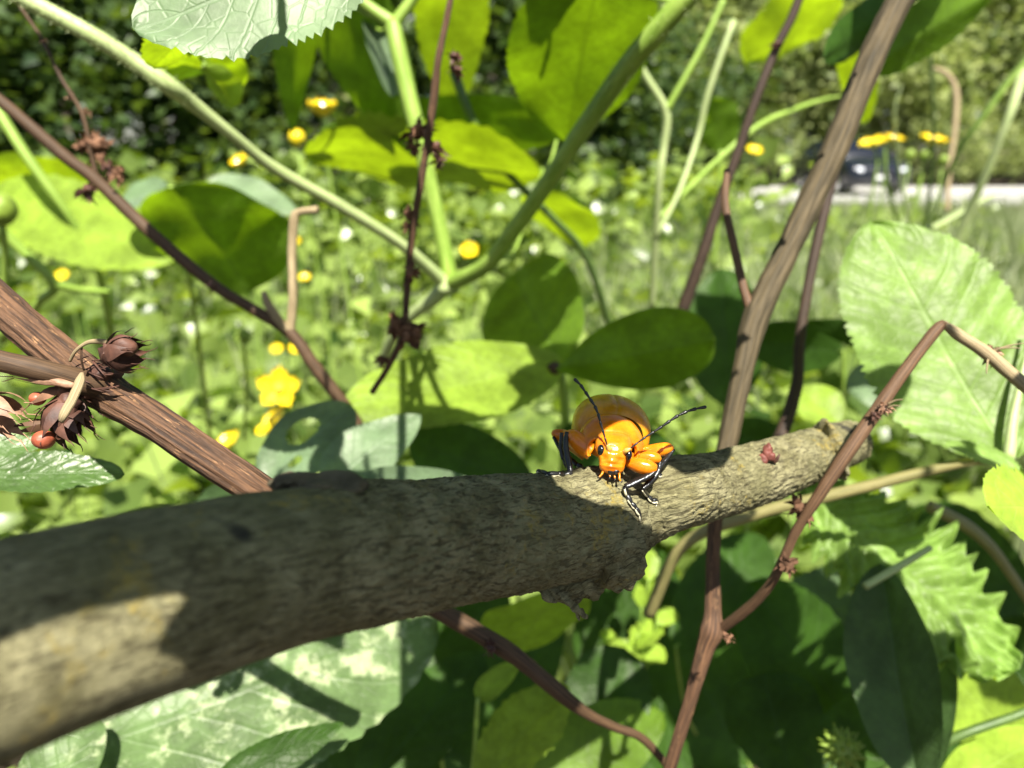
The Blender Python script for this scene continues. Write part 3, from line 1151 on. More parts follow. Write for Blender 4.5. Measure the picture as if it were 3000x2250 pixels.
# head: rings from the crown down to the mouth
HD = [(1262, 30, -34, 26), (1272, 46, -16, 34), (1290, 53, -2, 42), (1308, 55, 6, 46), (1324, 52, 12, 46), (1340, 45, 20, 42), (1354, 40, 27, 36), (1366, 38, 32, 31), (1377, 35, 35, 26), (1385, 27, 35, 20), (1390, 12, 33, 10)]
s = spline([(r[0], r[1], r[2], r[3]) for r in HD], 60)
V, F = [], []
ns = 48
hx, hy = 1800, 1326
ra = math.radians(7)
for (y, hw, w, hd) in s:
    for j in range(ns):
        a = 2 * PI * j / ns
        ex = 0.82
        cx_ = math.copysign(abs(math.cos(a)) ** ex, math.cos(a))
        sx_ = math.copysign(abs(math.sin(a)) ** ex, math.sin(a))
        x0, w0 = hw * cx_, w + hd * sx_
        if sx_ > 0:
            # brow knobs, furrows and the raised clypeus
            def gb(gx, gy, rx, ry, hgt):
                return hgt * math.exp(-((x0 - gx) / rx) ** 2 - ((y - gy) / ry) ** 2)
            w0 += gb(-13, 1330, 11, 9, 5) + gb(13, 1330, 11, 9, 5) - gb(0, 1322, 5, 16, 4) + gb(0, 1352, 9, 10, 5)
            w0 -= gb(-24, 1346, 7, 11, 5) + gb(24, 1346, 7, 11, 5)
            w0 += gb(0, 1368, 30, 4, 5) - gb(0, 1360, 26, 3, 3)
            w0 += 1.5 * noise.noise(Vector((x0 * 0.12, y * 0.12, 2))) + 0.8 * noise.noise(Vector((x0 * 0.35, y * 0.35, 2)))
        X = hx - 4 + x0 + (y - hy) * -0.05
        xr = hx + (X - hx) * math.cos(ra) - (y - hy) * math.sin(ra) * 0.35
        yr = hy + (y - hy) * math.cos(ra) + (X - hx) * math.sin(ra)
        V.append(bi(xr, yr, w0))
for i in range(len(s) - 1):
    for j in range(ns):
        k = (j + 1) % ns
        F.append((i * ns + j, i * ns + k, (i + 1) * ns + k, (i + 1) * ns + j))
F.append(tuple(range(ns)))
F.append(tuple((len(s) - 1) * ns + j for j in range(ns))[::-1])
body.add(V, F)
body.build('body', 'beetle_orange', beetle)


def bell(x, y, w, rx, ry, rw, rot=0.0, nu=18, nv=12, lump=0.0):
    ca, sa = math.cos(rot), math.sin(rot)
    return ellipsoid(bi(x, y, w), (CR * ca + CU * sa) * BK * rx, (CU * ca - CR * sa) * BK * ry, CF * -BK * rw, nu, nv, lump, 3000)


for (x, y, rx, ry, rot, w) in ((1761, 1319, 11, 17, -0.05, 42), (1841, 1333, 11, 16, -0.1, 42)):
    b = Buf()
    b.add(*bell(x, y, w, rx, ry, 15, rot, 24, 16))
    b.build('eye', 'beetle_eye', beetle)
b = Buf()
b.add(*bell(1796, 1380, 52, 17, 7.5, 9, 0.05, lump=0.45))
b.add(*bell(1788, 1385, 50, 7, 5, 7, -0.25, lump=0.5))
b.add(*bell(1803, 1386, 50, 7, 5, 7, 0.2, lump=0.5))
b.build('mandible', 'beetle_black', beetle)
b = Buf()
for x, y, r in ((1786, 1371, 5), (1797, 1369, 6), (1807, 1372, 5)):
    b.add(*bell(x, y - 2, 60, r * 0.8, r * 0.35, 3, 0.1, 10, 8))
b.build('upper_lip', 'beetle_cream', beetle)


def bt(x, y, w, r):
    p = bi(x, y, w)
    return (*p, r * BK)


for pts in ([(1768, 1378, 45, 5), (1763, 1389, 50, 4.5), (1758, 1395, 54, 4), (1753, 1399, 56, 2)], [(1784, 1386, 46, 4), (1787, 1394, 52, 4), (1786, 1400, 54, 2)],
            [(1799, 1388, 46, 4), (1801, 1397, 52, 4), (1802, 1404, 55, 2)], [(1814, 1382, 44, 5), (1815, 1394, 50, 4.5), (1815, 1404, 54, 4), (1821, 1411, 56, 2)]):
    q = tube('palp', [bt(p[0], p[1], p[2], p[3] * 0.72) for p in pts], 'beetle_orange', beetle, n=14, seg=8, lump=0.25, lscale=6000)
    e = pts[-1]
    b = Buf()
    b.add(*bell(e[0], e[1], e[2], 3.4, 3.4, 3.4, 0, 8, 6))
    b.build('palp_tip', 'beetle_black', q)


def antenna(path, w0, w1, sc):
    n = 9
    s = spline([(x, y, w0 + (w1 - w0) * i / (len(path) - 1), 0) for i, (x, y) in enumerate(path)], n + 1)
    b = Buf()
    for i in range(n):
        a, c = s[i], s[i + 1]
        pts = []
        g = 0.62 + 0.38 * min(1, i / 4)
        for t, r in ((0.0, 2.2), (0.15, 3.2), (0.55, 4.4), (0.85, 5.2), (0.97, 4.2), (1.03, 2.4)):
            q = a + (c - a) * t
            pts.append(bt(q[0], q[1], q[2], r * g * sc))
        b.add(*tube_data(pts, n=12, seg=10))
    return b.build('antenna', 'beetle_black', beetle)


A1 = [(1779, 1306), (1769, 1271), (1759, 1237), (1750, 1205), (1737, 1180), (1721, 1158), (1702, 1129), (1682, 1110)]
A2 = [(1846, 1314), (1886, 1284), (1933, 1254), (1984, 1219), (2025, 1201), (2069, 1192)]
an1 = antenna(A1, 62, 40, 0.98)
an2 = antenna(A2, 62, 45, 1.0)
tube('scape', [bt(1789, 1322, 48, 5), bt(1785, 1316, 56, 8), bt(1780, 1306, 61, 5), bt(1779, 1303, 62, 3)], 'beetle_scape', an1, n=12, seg=10)
tube('scape', [bt(1826, 1328, 48, 5), bt(1835, 1320, 57, 8), bt(1844, 1316, 61, 5), bt(1848, 1313, 62, 3)], 'beetle_scape', an2, n=12, seg=10)


def on(x, y, r, lift=1.0):
    """tube point resting on the bark"""
    p, nn = surf(x, y, r * BK * lift)
    return (*p, r * BK)


def leg(femur, tibia, tarsus, cream=True, fr=1.0):
    root = tube('leg', femur, 'beetle_orange', beetle, n=26, seg=16)
    if tibia:
        tb = tube('tibia', tibia, 'beetle_black', root, n=30, seg=12, flat=0.75, lump=0.16, lscale=5200)
        if cream:
            a = [(q[0], q[1], q[2]) for q in tibia]
            off = (CU * 0.5 - CR * 0.6 - CF * 0.6) * BK * tibia[len(tibia) // 2][3] * 0.75
            tube('tibia_fringe', [(*(Vector(q) + off), 2.3 * BK) for q in a], 'beetle_cream', root, n=18, seg=6, lump=0.5, lscale=9000)
    if tarsus:
        b = Buf()
        for i in range(len(tarsus) - 1):
            a, c = np.array(tarsus[i]), np.array(tarsus[i + 1])
            mid = (a + c) / 2
            mid[3] *= 1.05
            b.add(*tube_data([tuple(a * np.array([1, 1, 1, .7])), tuple(mid), tuple(c * np.array([1, 1, 1, .85]))], n=10, seg=9))
        b.build('tarsus', 'beetle_black', root)
        b = Buf()
        for i in range(len(tarsus) - 1):
            a, c = Vector(tarsus[i][:3]), Vector(tarsus[i + 1][:3])
            r = tarsus[i][3]
            o_ = (-CU * 0.75 - CR * 0.1 - CF * 0.6) * r
            b.add(*tube_data([(*(a + o_ * .6), r * .28), (*((a + c) / 2 + o_), r * .42), (*(c + o_ * .6), r * .28)], n=8, seg=6))
        b.build('foot_pad', 'beetle_cream', root)
    return root


# picture-left front leg: broad orange thigh, black shin standing on the bark
leg([bt(1735, 1325, -20, 26), bt(1700, 1300, -30, 30), bt(1675, 1278, -30, 24), bt(1662, 1268, -24, 11)],
    [bt(1661, 1266, -20, 6), bt(1657, 1300, -8, 8.5), bt(1664, 1345, 8, 10), bt(1672, 1384, 22, 9)],
    [bt(1676, 1384, 24, 8), bt(1655, 1392, 30, 8), on(1632, 1394, 8), on(1600, 1394, 8), bt(1583, 1380, 34, 6), bt(1573, 1378, 36, 4), bt(1574, 1388, 36, 2)])
# middle leg behind it
leg([bt(1720, 1320, -110, 24), bt(1680, 1290, -120, 24), bt(1648, 1270, -110, 12)],
    [bt(1646, 1268, -105, 6), bt(1644, 1310, -90, 8), bt(1650, 1345, -75, 7)],
    [bt(1650, 1345, -75, 6), bt(1662, 1370, -62, 6), bt(1680, 1378, -55, 6)], cream=False)
# hind leg: amber knee stands out behind
leg([bt(1720, 1330, -200, 26), bt(1660, 1285, -215, 26), bt(1628, 1272, -215, 17), bt(1618, 1274, -213, 7)],
    [bt(1622, 1280, -208, 6), bt(1645, 1320, -170, 7), bt(1690, 1362, -130, 9)],
    [bt(1690, 1362, -130, 9), bt(1706, 1368, -120, 8), bt(1690, 1376, -115, 5)], cream=False)
# picture-right front leg raised high: thigh, long shin reaching forward, foot on the sunny bark
leg([bt(1838, 1352, 10, 16), bt(1870, 1362, 22, 23), bt(1905, 1370, 30, 21), bt(1924, 1372, 32, 11)],
    [bt(1924, 1372, 34, 7), bt(1905, 1390, 40, 10), bt(1870, 1408, 48, 11.5), bt(1832, 1426, 54, 10)],
    [bt(1830, 1428, 54, 10), on(1829, 1452, 9), on(1842, 1472, 8), on(1855, 1492, 9), on(1868, 1508, 7), on(1872, 1522, 4)])
# middle leg
leg([bt(1850, 1340, -30, 16), bt(1885, 1338, -18, 20), bt(1918, 1342, -10, 18), bt(1934, 1350, -8, 9)],
    [bt(1934, 1352, -8, 7), bt(1925, 1385, 0, 8), bt(1900, 1415, 10, 9), bt(1882, 1432, 18, 8)],
    [bt(1882, 1434, 18, 7), on(1893, 1452, 8), on(1908, 1464, 9), on(1922, 1462, 6), on(1925, 1474, 4), on(1920, 1483, 2)])
# hind leg
leg([bt(1870, 1330, -110, 18), bt(1915, 1322, -100, 22), bt(1955, 1314, -90, 19), bt(1973, 1312, -88, 8)],
    [bt(1974, 1316, -86, 6), bt(1955, 1340, -70, 8), bt(1935, 1365, -50, 8), bt(1922, 1385, -36, 7)],
    [bt(1922, 1385, -36, 6), on(1926, 1396, 7), on(1938, 1392, 5)], cream=False)

# ------------------------------------------------------------------ dried stalks
def bract(b, base, tip, w, bend, side, k=6):
    """one curved, pointed, papery bract"""
    base, tip, side, bend = Vector(base), Vector(tip), Vector(side), Vector(bend)
    V, F = [], []
    for i in range(k + 1):
        t = i / k
        c = base.lerp(tip, t) + bend * math.sin(PI * t)
        ww = w * (math.sin(PI * min(1, t * 0.85 + 0.15)) ** 0.8) * (1 - t ** 3)
        V += [c - side * ww, c + bend * 0.25 * (1 - t), c + side * ww]
    for i in range(k):
        a = i * 3
        F += [(a, a + 1, a + 4, a + 3), (a + 1, a + 2, a + 5, a + 4)]
    b.add(V, F)


def seed_head(parent, x, y, d, ang, length, width, n=9, mat='calyx', seed=None, rs=1):
    """dry calyx: bracts opening along ang (picture angle), with a seed inside"""
    rr = random.Random(rs)
    k = d / FPX * 0.001
    c = P(x, y, d)
    ax = (CR * math.cos(ang) + CU * math.sin(ang))
    px = (CU * math.cos(ang) - CR * math.sin(ang))
    b = Buf()
    b.add(*ellipsoid(c + ax * length * 0.12 * k, ax * length * 0.25 * k, px * width * 0.35 * k, CF * width * 0.3 * k, 12, 8, 0.5, 2500))
    for i in range(n):
        a = 2 * PI * i / n + rr.uniform(-.3, .3)
        rad = px * math.cos(a) - CF * math.sin(a)
        open_ = rr.uniform(0.55, 1.15)
        ln = length * rr.uniform(0.75, 1.15)
        tip = c + (ax * ln + rad * width * 0.55 * open_) * k
        tan = ax.cross(rad).normalized()
        bract(b, c + rad * width * 0.12 * k, tip, width * 0.26 * k * rr.uniform(0.6, 1.1), rad * width * 0.22 * k, tan)
        # hooked thread at the end of the bract
        e = tip + (ax * rr.uniform(8, 26) + rad * rr.uniform(-6, 10) + px * rr.uniform(-8, 8)) * k * length / 90
        b.add(*tube_data([(*tip.lerp(c, 0.08), 1.6 * k), (*tip.lerp(e, 0.6), 1.1 * k), (*(e + px * rr.uniform(-5, 5) * k), 0.5 * k)], n=7, seg=5))
    o = b.build('seed_head', mat, parent)
    if seed:
        sx, sy, sr = seed
        b = Buf()
        b.add(*ellipsoid(P(sx, sy, d - width * 0.30 * k * 1000), CR * sr * k, CU * sr * 0.92 * k, CF * sr * k, 18, 12, 0.06, 3000))
        b.build('seed', 'seed_red', o)
    return o


def ragged(parent, x, y, d, r, mat='dry_flower', rs=1, n=24, name='dry_flower'):
    """small shrivelled flower cluster on a stalk"""
    rr = random.Random(rs)
    k = d / FPX * 0.001
    c = P(x, y, d)
    b = Buf()
    for i in range(n):
        dv = Vector((rr.gauss(0, 1), rr.gauss(0, 1), rr.gauss(0, 1))).normalized()
        s = c + dv * r * 0.35 * k
        e = c + dv * r * rr.uniform(0.7, 1.6) * k - Vector((0, 0, 0.25 * r * k))
        sd = dv.cross(Vector((rr.gauss(0, 1), rr.gauss(0, 1), rr.gauss(0, 1)))).normalized()
        bract(b, s, e, r * rr.uniform(0.12, 0.3) * k, dv.cross(sd) * r * 0.22 * k, sd, 4)
    b.add(*ellipsoid(c, CR * r * .45 * k, CU * r * .45 * k, CF * r * .45 * k, 10, 8, 0.6, 1200))
    return b.build(name, mat, parent)


# the thick stalk that rests against the branch
ST = thing('dry_stalk', 'thick reddish-brown dry stalk with seed heads leaning on the branch', 'stalk', P(820, 1480, 52))
tube('stem', [pt(-90, 810, 53, 52), pt(60, 945, 52, 53), pt(190, 1052, 51, 54), pt(280, 1125, 50.5, 60), pt(345, 1170, 50, 56), pt(450, 1232, 49.5, 52), pt(620, 1346, 49.5, 50), pt(760, 1440, 50, 49), pt(900, 1530, 51, 48)],
     'dry_brown', ST, n=160, seg=64, lump=0.05, lscale=700, ridge=0.045, rn=11)
tube('side_stem', [pt(-60, 1045, 46, 31), pt(60, 1070, 46.5, 32), pt(170, 1098, 47.5, 34), pt(270, 1128, 49, 40), pt(320, 1150, 50, 30)], 'dry_dark', ST, n=50, seg=20, lump=0.08, lscale=900)
b = Buf()
b.add(*rough_blob(285, 1120, 49.6, 60, 48, 60, -0.6, 0.45, 1300, 40, 26))
rr = random.Random(3)
for i in range(16):       # splintered fibres round the node
    x, y = 250 + rr.uniform(-60, 70), 1090 + rr.uniform(-40, 60)
    an = rr.uniform(-0.9, 0.5)
    ln = rr.uniform(25, 70)
    b.add(*tube_data([pt(x, y, 48.3, 4), pt(x + ln * .5 * math.cos(an), y - ln * .5 * math.sin(an), 47.9, 3.6), pt(x + ln * math.cos(an), y - ln * math.sin(an), 47.9, 1.2)], n=6, seg=5, flat=0.5))
b.build('node', 'calyx', ST)
seed_head(ST, 310, 1040, 48.0, 0.12, 100, 100, 11, 'calyx', None, 2)
b = Buf()
b.add(*ellipsoid(P(365, 1015, 47.6), CR * K(36), CU * K(30) - CR * K(6), CF * K(26), 20, 12, 0.12, 1500))
b.build('seed', 'calyx', ST)
tube('tendril', [pt(205, 1058, 47.6, 4.5), pt(222, 1028, 47.2, 5), pt(255, 1004, 47.2, 6), pt(290, 1000, 47.5, 8), pt(318, 1006, 47.8, 9)], 'dry_tan', ST, n=24, seg=8)
tube('tendril', [pt(240, 1010, 47.4, 3), pt(238, 1050, 47.2, 3.5), pt(246, 1085, 47.6, 3)], 'dry_brown', ST, n=14, seg=6)
tube('thorn', [pt(240, 1092, 47.0, 6), pt(232, 1120, 46.6, 14), pt(210, 1170, 46.0, 15), pt(186, 1215, 45.6, 14), pt(178, 1235, 45.8, 8)], 'dry_tan', ST, n=26, seg=10, flat=0.55, lump=0.2, lscale=1500)
seed_head(ST, 205, 1165, 47.6, -2.0, 120, 95, 10, 'calyx', (128, 1288, 30), 4)
seed_head(ST, 175, 1205, 48.0, -0.9, 105, 95, 10, 'calyx', None, 6)
seed_head(ST, 190, 1140, 48.2, -2.6, 100, 60, 8, 'dry_flower', (110, 1168, 22), 7)
seed_head(ST, -60, 1170, 47.0, -0.55, 150, 100, 9, 'calyx_tan', None, 8)
seed_head(ST, 195, 1125, 47.0, 2.95, 210, 34, 6, 'calyx_tan', None, 9)
seed_head(ST, 150, 1240, 48.5, 3.3, 120, 40, 6, 'dry_brown', None, 10)
seed_head(ST, 205, 1160, 48.8, -0.8, 95, 55, 7, 'calyx', None, 12)


def stalk(name, label, cat, parts, base):
    t = thing(name, label, cat, P(*base))
    for nm, pts, mat, kw in parts:
        tube(nm, pts, mat, t, **kw)
    return t


t = stalk('dry_stalk', 'thin brown stalk with a pale forked twig, crossing to a yellow-green leaf', 'stalk',
          [('stem', [pt(-60, 245, 96, 17), pt(60, 345, 98, 18), pt(180, 450, 100, 18), pt(290, 535, 102, 19), pt(430, 670, 104, 18), pt(620, 830, 106, 17), pt(740, 905, 107, 16), pt(850, 975, 108, 18), pt(920, 1070, 109, 19), pt(1010, 1190, 111, 20), pt(1100, 1330, 114, 20)], 'dry_dark', dict(n=90, seg=12, lump=0.1)),
           ('twig', [pt(850, 975, 108, 14), pt(858, 880, 107, 13), pt(856, 740, 106, 13), pt(862, 640, 105, 13), pt(875, 622, 105, 11), pt(930, 615, 104, 12)], 'dry_tan', dict(n=40, seg=10, lump=0.1)),
           ('twig', [pt(850, 978, 108, 15), pt(815, 935, 107, 13), pt(785, 890, 107, 12), pt(772, 855, 107, 7)], 'dry_tan', dict(n=24, seg=10, lump=0.1)),
           ('twig', [pt(285, 530, 102, 9), pt(268, 450, 101, 7), pt(240, 330, 100, 6), pt(180, 230, 99, 6), pt(120, 110, 98, 5), pt(60, 20, 97, 5), pt(20, -60, 96, 5)], 'dry_dark', dict(n=50, seg=8, lump=0.2))], (1100, 1330, 114))
for i, (x, y, r, m) in enumerate(((285, 425, 44, 'dry_flower'), (245, 425, 26, 'dry_flower'), (345, 505, 28, 'dry_flower'), (258, 555, 34, 'calyx'), (320, 490, 26, 'calyx'), (248, 325, 16, 'calyx_tan'), (205, 280, 12, 'calyx_tan'), (620, 838, 18, 'calyx'), (125, 118, 10, 'calyx_tan'))):
    ragged(t, x, y, 101, r, m, 20 + i)

t = stalk('dry_stalk', 'thin upright reddish stalk beaded with shrivelled dry flowers', 'stalk',
          [('stem', [pt(1330, -60, 88, 9), pt(1310, 50, 88, 9), pt(1285, 170, 88, 10), pt(1272, 280, 89, 12), pt(1255, 400, 90, 11), pt(1235, 520, 91, 11), pt(1215, 640, 92, 11), pt(1200, 750, 93, 10), pt(1192, 860, 94, 10), pt(1180, 980, 95, 9), pt(1140, 1070, 97, 9), pt(1090, 1150, 99, 9)], 'dry_brown', dict(n=80, seg=10, lump=0.15))], (1090, 1150, 99))
for i, (x, y, r, m) in enumerate(((1330, 165, 22, 'calyx'), (1335, 205, 28, 'calyx'), (1225, 385, 46, 'dry_flower'), (1208, 430, 30, 'dry_flower'), (1275, 430, 34, 'calyx'), (1285, 470, 26, 'calyx'), (1198, 630, 34, 'dry_flower'), (1195, 660, 20, 'dry_flower'), (1200, 800, 34, 'dry_flower'), (1160, 945, 42, 'dry_flower'), (1215, 965, 36, 'dry_flower'), (1190, 985, 40, 'dry_flower'), (1120, 1055, 22, 'dry_flower'))):
    ragged(t, x, y, 92, r, m, 40 + i)

t = stalk('woody_stalk', 'thick grey-brown forked stalk rising behind the branch', 'stalk',
          [('stem', [pt(2680, -80, 92, 36), pt(2600, 70, 91, 36), pt(2545, 190, 90, 37), pt(2500, 300, 89, 36), pt(2440, 450, 87, 36), pt(2370, 600, 85, 35), pt(2290, 770, 83, 34), pt(2215, 930, 81, 37), pt(2180, 1070, 79, 30), pt(2145, 1230, 78, 28), pt(2118, 1360, 77, 26)], 'dry_grey', dict(n=150, seg=40, lump=0.07, lscale=500, ridge=0.05, rn=8)),
           ('stem', [pt(2124, 1330, 77, 25), pt(2100, 1480, 76, 21), pt(2090, 1600, 75.5, 20), pt(2088, 1720, 75, 22), pt(2088, 1800, 74.5, 25), pt(2084, 1850, 74, 33), pt(2068, 1895, 74, 26), pt(2025, 2040, 74, 19), pt(1965, 2240, 75, 18), pt(1900, 2450, 78, 18)], 'dry_brown', dict(n=90, seg=28, lump=0.08, lscale=500, ridge=0.05, rn=8)),
           ('side_twig', [pt(2212, 940, 81, 17), pt(2180, 850, 82, 13), pt(2150, 720, 84, 12), pt(2125, 600, 86, 11), pt(2130, 500, 88, 10)], 'dry_mid', dict(n=30, seg=10)),
           ('side_twig', [pt(2110, 1845, 74, 15), pt(2200, 1775, 70, 15), pt(2270, 1690, 67, 14), pt(2330, 1560, 65, 14), pt(2400, 1450, 63.5, 17), pt(2480, 1330, 63, 20), pt(2560, 1215, 63, 20), pt(2640, 1100, 63, 18), pt(2700, 1020, 63, 17), pt(2745, 965, 63, 17), pt(2766, 948, 63, 13)], 'dry_mid', dict(n=90, seg=14, lump=0.08)),
           ('bent_twig', [pt(2762, 946, 63, 9), pt(2800, 975, 62.5, 16), pt(2850, 1008, 62, 17), pt(2900, 1042, 61.5, 19), pt(2960, 1095, 61, 19), pt(3080, 1190, 60, 20)], 'dry_tan', dict(n=40, seg=14, lump=0.08))], (1900, 2450, 78))
for i, (x, y, r, m) in enumerate(((2345, 1490, 44, 'dry_flower'), (2308, 1655, 34, 'dry_flower'), (2590, 1195, 26, 'calyx_tan'), (2560, 1215, 18, 'calyx'), (2895, 1040, 30, 'calyx'), (2910, 1030, 26, 'calyx_tan'), (2135, 1868, 18, 'dry_flower'))):
    ragged(t, x, y, 62 if x > 2500 else 65, r, m, 70 + i)
for i, (x, y, x2, y2) in enumerate(((2905, 1030, 3000, 1005), (2905, 1025, 2990, 1020), (2895, 1045, 2890, 1095), (2600, 1185, 2645, 1170), (2600, 1195, 2640, 1190))):
    tube('bristle', [pt(x, y, 61.5, 4), pt((x + x2) / 2, (y + y2) / 2 - 4, 61, 3), pt(x2, y2, 60.5, 1.2)], 'dry_tan', t, n=8, seg=5)

t = stalk('dry_stalk', 'thin dark stalk with a thorny knot, slanting past bright leaves', 'stalk',
          [('stem', [pt(2360, -60, 135, 13), pt(2320, 50, 136, 13), pt(2275, 140, 137, 13), pt(2215, 290, 138, 13), pt(2160, 450, 140, 14), pt(2105, 600, 142, 15), pt(2060, 740, 144, 17), pt(2010, 880, 147, 18), pt(1960, 1020, 150, 18)], 'dry_black', dict(n=60, seg=10, lump=0.1))], (1960, 1020, 150))
ragged(t, 2275, 130, 136, 22, 'calyx', 90, 10)
t = stalk('dry_stalk', 'slim dark stalk behind the broken end of the branch', 'stalk',
          [('stem', [pt(2480, 380, 112, 14), pt(2450, 480, 112, 14), pt(2410, 640, 111, 15), pt(2375, 800, 110, 15), pt(2345, 980, 109, 15), pt(2335, 1120, 108, 17), pt(2305, 1230, 107, 19), pt(2270, 1330, 106, 20), pt(2235, 1500, 106, 20)], 'dry_black', dict(n=60, seg=10, lump=0.1))], (2235, 1500, 106))
t = stalk('dry_stalk', 'brown stalk slanting through the shade under the branch', 'stalk',
          [('stem', [pt(1180, 1730, 70, 26), pt(1290, 1790, 71, 27), pt(1420, 1865, 72, 26), pt(1520, 1930, 73, 25), pt(1640, 2030, 74, 22), pt(1720, 2090, 76, 16), pt(1800, 2130, 78, 13), pt(1890, 2170, 80, 12), pt(2000, 2300, 84, 12)], 'dry_dark', dict(n=60, seg=12, lump=0.12))], (2000, 2300, 84))
ragged(t, 1435, 1895, 71, 28, 'calyx', 93)
t = stalk('dead_stem', 'pale curved dead stem in the meadow beyond the yellow flowers', 'stem',
          [('stem', [pt(2735, 200, 700, 6), pt(2770, 215, 700, 8), pt(2795, 250, 700, 9), pt(2802, 300, 700, 9), pt(2795, 400, 700, 8), pt(2780, 500, 700, 7), pt(2775, 620, 700, 7)], 'dry_tan', dict(n=40, seg=8))], (2775, 620, 700))

# ------------------------------------------------------------------ green plants
def hairs(parent, pts, d0, n, ln, seedv):
    """fine pale hairs along a stem: one part"""
    rr = random.Random(seedv)
    s = spline(pts, 120)
    b = Buf()
    for i in range(n):
        q = s[rr.randrange(120)]
        c = Vector(q[:3])
        dv = (CR * rr.uniform(-1, 1) + CU * rr.uniform(-1, 1) - CF * rr.uniform(0, 1)).normalized()
        b.add(*tube_data([(*(c + dv * q[3] * 0.9), 0.00006), (*(c + dv * (q[3] + ln)), 0.00002)], n=2, seg=3, cap=False))
    o = b.build('hairs', 'pale_stem', parent)
    o['kind'] = 'stuff'
    return o


PA = thing('broadleaf_plant', 'tall plant with hairy pale green stems and large hanging leaves', 'plant', P(1310, 1300, 260))
g1 = [pt(-60, -75, 92, 25), pt(60, -10, 93, 25), pt(250, 92, 95, 25), pt(390, 178, 98, 25), pt(490, 248, 100, 27), pt(560, 300, 104, 22), pt(680, 395, 110, 17), pt(800, 490, 117, 17), pt(1000, 605, 127, 17), pt(1180, 720, 138, 16), pt(1310, 835, 150, 20)]
g2 = [pt(2080, -80, 98, 33), pt(1990, 15, 100, 33), pt(1910, 110, 103, 33), pt(1830, 205, 107, 31), pt(1700, 390, 114, 27), pt(1600, 540, 121, 25), pt(1500, 680, 130, 24), pt(1420, 780, 138, 23), pt(1310, 835, 150, 24)]
g3 = [pt(1150, 65, 140, 24), pt(1165, 140, 140, 25), pt(1190, 250, 141, 25), pt(1225, 390, 142, 24), pt(1265, 560, 145, 23), pt(1300, 720, 148, 23), pt(1320, 830, 150, 24)]
tube('stem', g1, 'pale_stem', PA, n=90, seg=14)
hairs(PA, g1[:6], 96, 260, 0.0006, 1)
tube('stem', g2, 'green_stem', PA, n=90, seg=14)
hairs(PA, g2[:6], 100, 260, 0.0006, 2)
tube('stem', g3, 'green_stem', PA, n=60, seg=14)
tube('stem', [pt(1010, -40, 138, 18), pt(1080, 20, 139, 18), pt(1150, 70, 140, 22)], 'green_stem', PA, n=16, seg=10)
tube('stem', [pt(1240, -50, 138, 16), pt(1200, 10, 139, 16), pt(1155, 72, 140, 20)], 'green_stem', PA, n=16, seg=10)
tube('stem', [pt(1310, 830, 150, 26), pt(1270, 875, 153, 22), pt(1200, 930, 160, 17), pt(1140, 1010, 170, 17), pt(1110, 1150, 190, 18), pt(1120, 1350, 220, 20), pt(1140, 1700, 280, 22)], 'pale_stem', PA, n=50, seg=12)
b = Buf()
b.add(*ellipsoid(P(1312, 836, 149), CR * K(34, 149), CU * K(30, 149), CF * K(30, 149), 14, 10, 0.3, 600))
b.build('node', 'pale_stem', PA)
leaf(PA, (1120, -170, 58), (395, 95, 55), 165, -42, 'leaf_pale', nu=60, nv=10, teeth=26, tdepth=0.09, fold=0.05, droop=-0.02, shape='ellip', petiole=(1250, -260, 80))
leaf(PA, (640, 40, 68), (440, 150, 74), 50, 55, 'leaf_lime', nu=40, nv=8, teeth=16, tdepth=0.14, fold=0.1, shape='round', droop=0.15)
leaf(PA, (960, -70, 140), (1205, 425, 175), 120, 15, 'leaf_green', nu=40, nv=8, fold=0.15, teeth=18, tdepth=0.03, petiole=(1150, 70, 140))
leaf(PA, (1080, 60, 150), (1165, 268, 146), 44, -55, 'leaf_pale', shape='ellip', fold=0.3, petiole=(1150, 70, 140))
leaf(PA, (880, -60, 150), (840, 330, 180), 62, 15, 'leaf_green', fold=0.3, droop=0.2, petiole=(1010, -40, 138))
leaf(PA, (1330, -120, 160), (1320, 300, 205), 105, 12, 'leaf_lime', fold=0.1, teeth=16, tdepth=0.05, petiole=(1240, -50, 138))
leaf(PA, (1770, -130, 104), (1655, 385, 140), 205, 18, 'leaf_green', nu=46, nv=10, fold=0.22, shape='ellip', droop=0.08, teeth=22, tdepth=0.03, petiole=(1990, 10, 100))
leaf(PA, (1590, 500, 175), (905, 420, 185), 92, 68, 'leaf_lime', nu=44, nv=8, teeth=16, tdepth=0.08, fold=0.08, shape='ellip', droop=0.06, petiole=(1400, 800, 140))
leaf(PA, (1640, 370, 172), (960, 345, 190), 78, 32, 'leaf_green', nu=40, nv=8, fold=0.1, shape='ovate', petiole=(1480, 700, 132))
leaf(PA, (1560, 560, 190), (1720, 700, 215), 62, 55, 'leaf_lime', fold=0.1, shape='ellip', petiole=(1440, 760, 140))

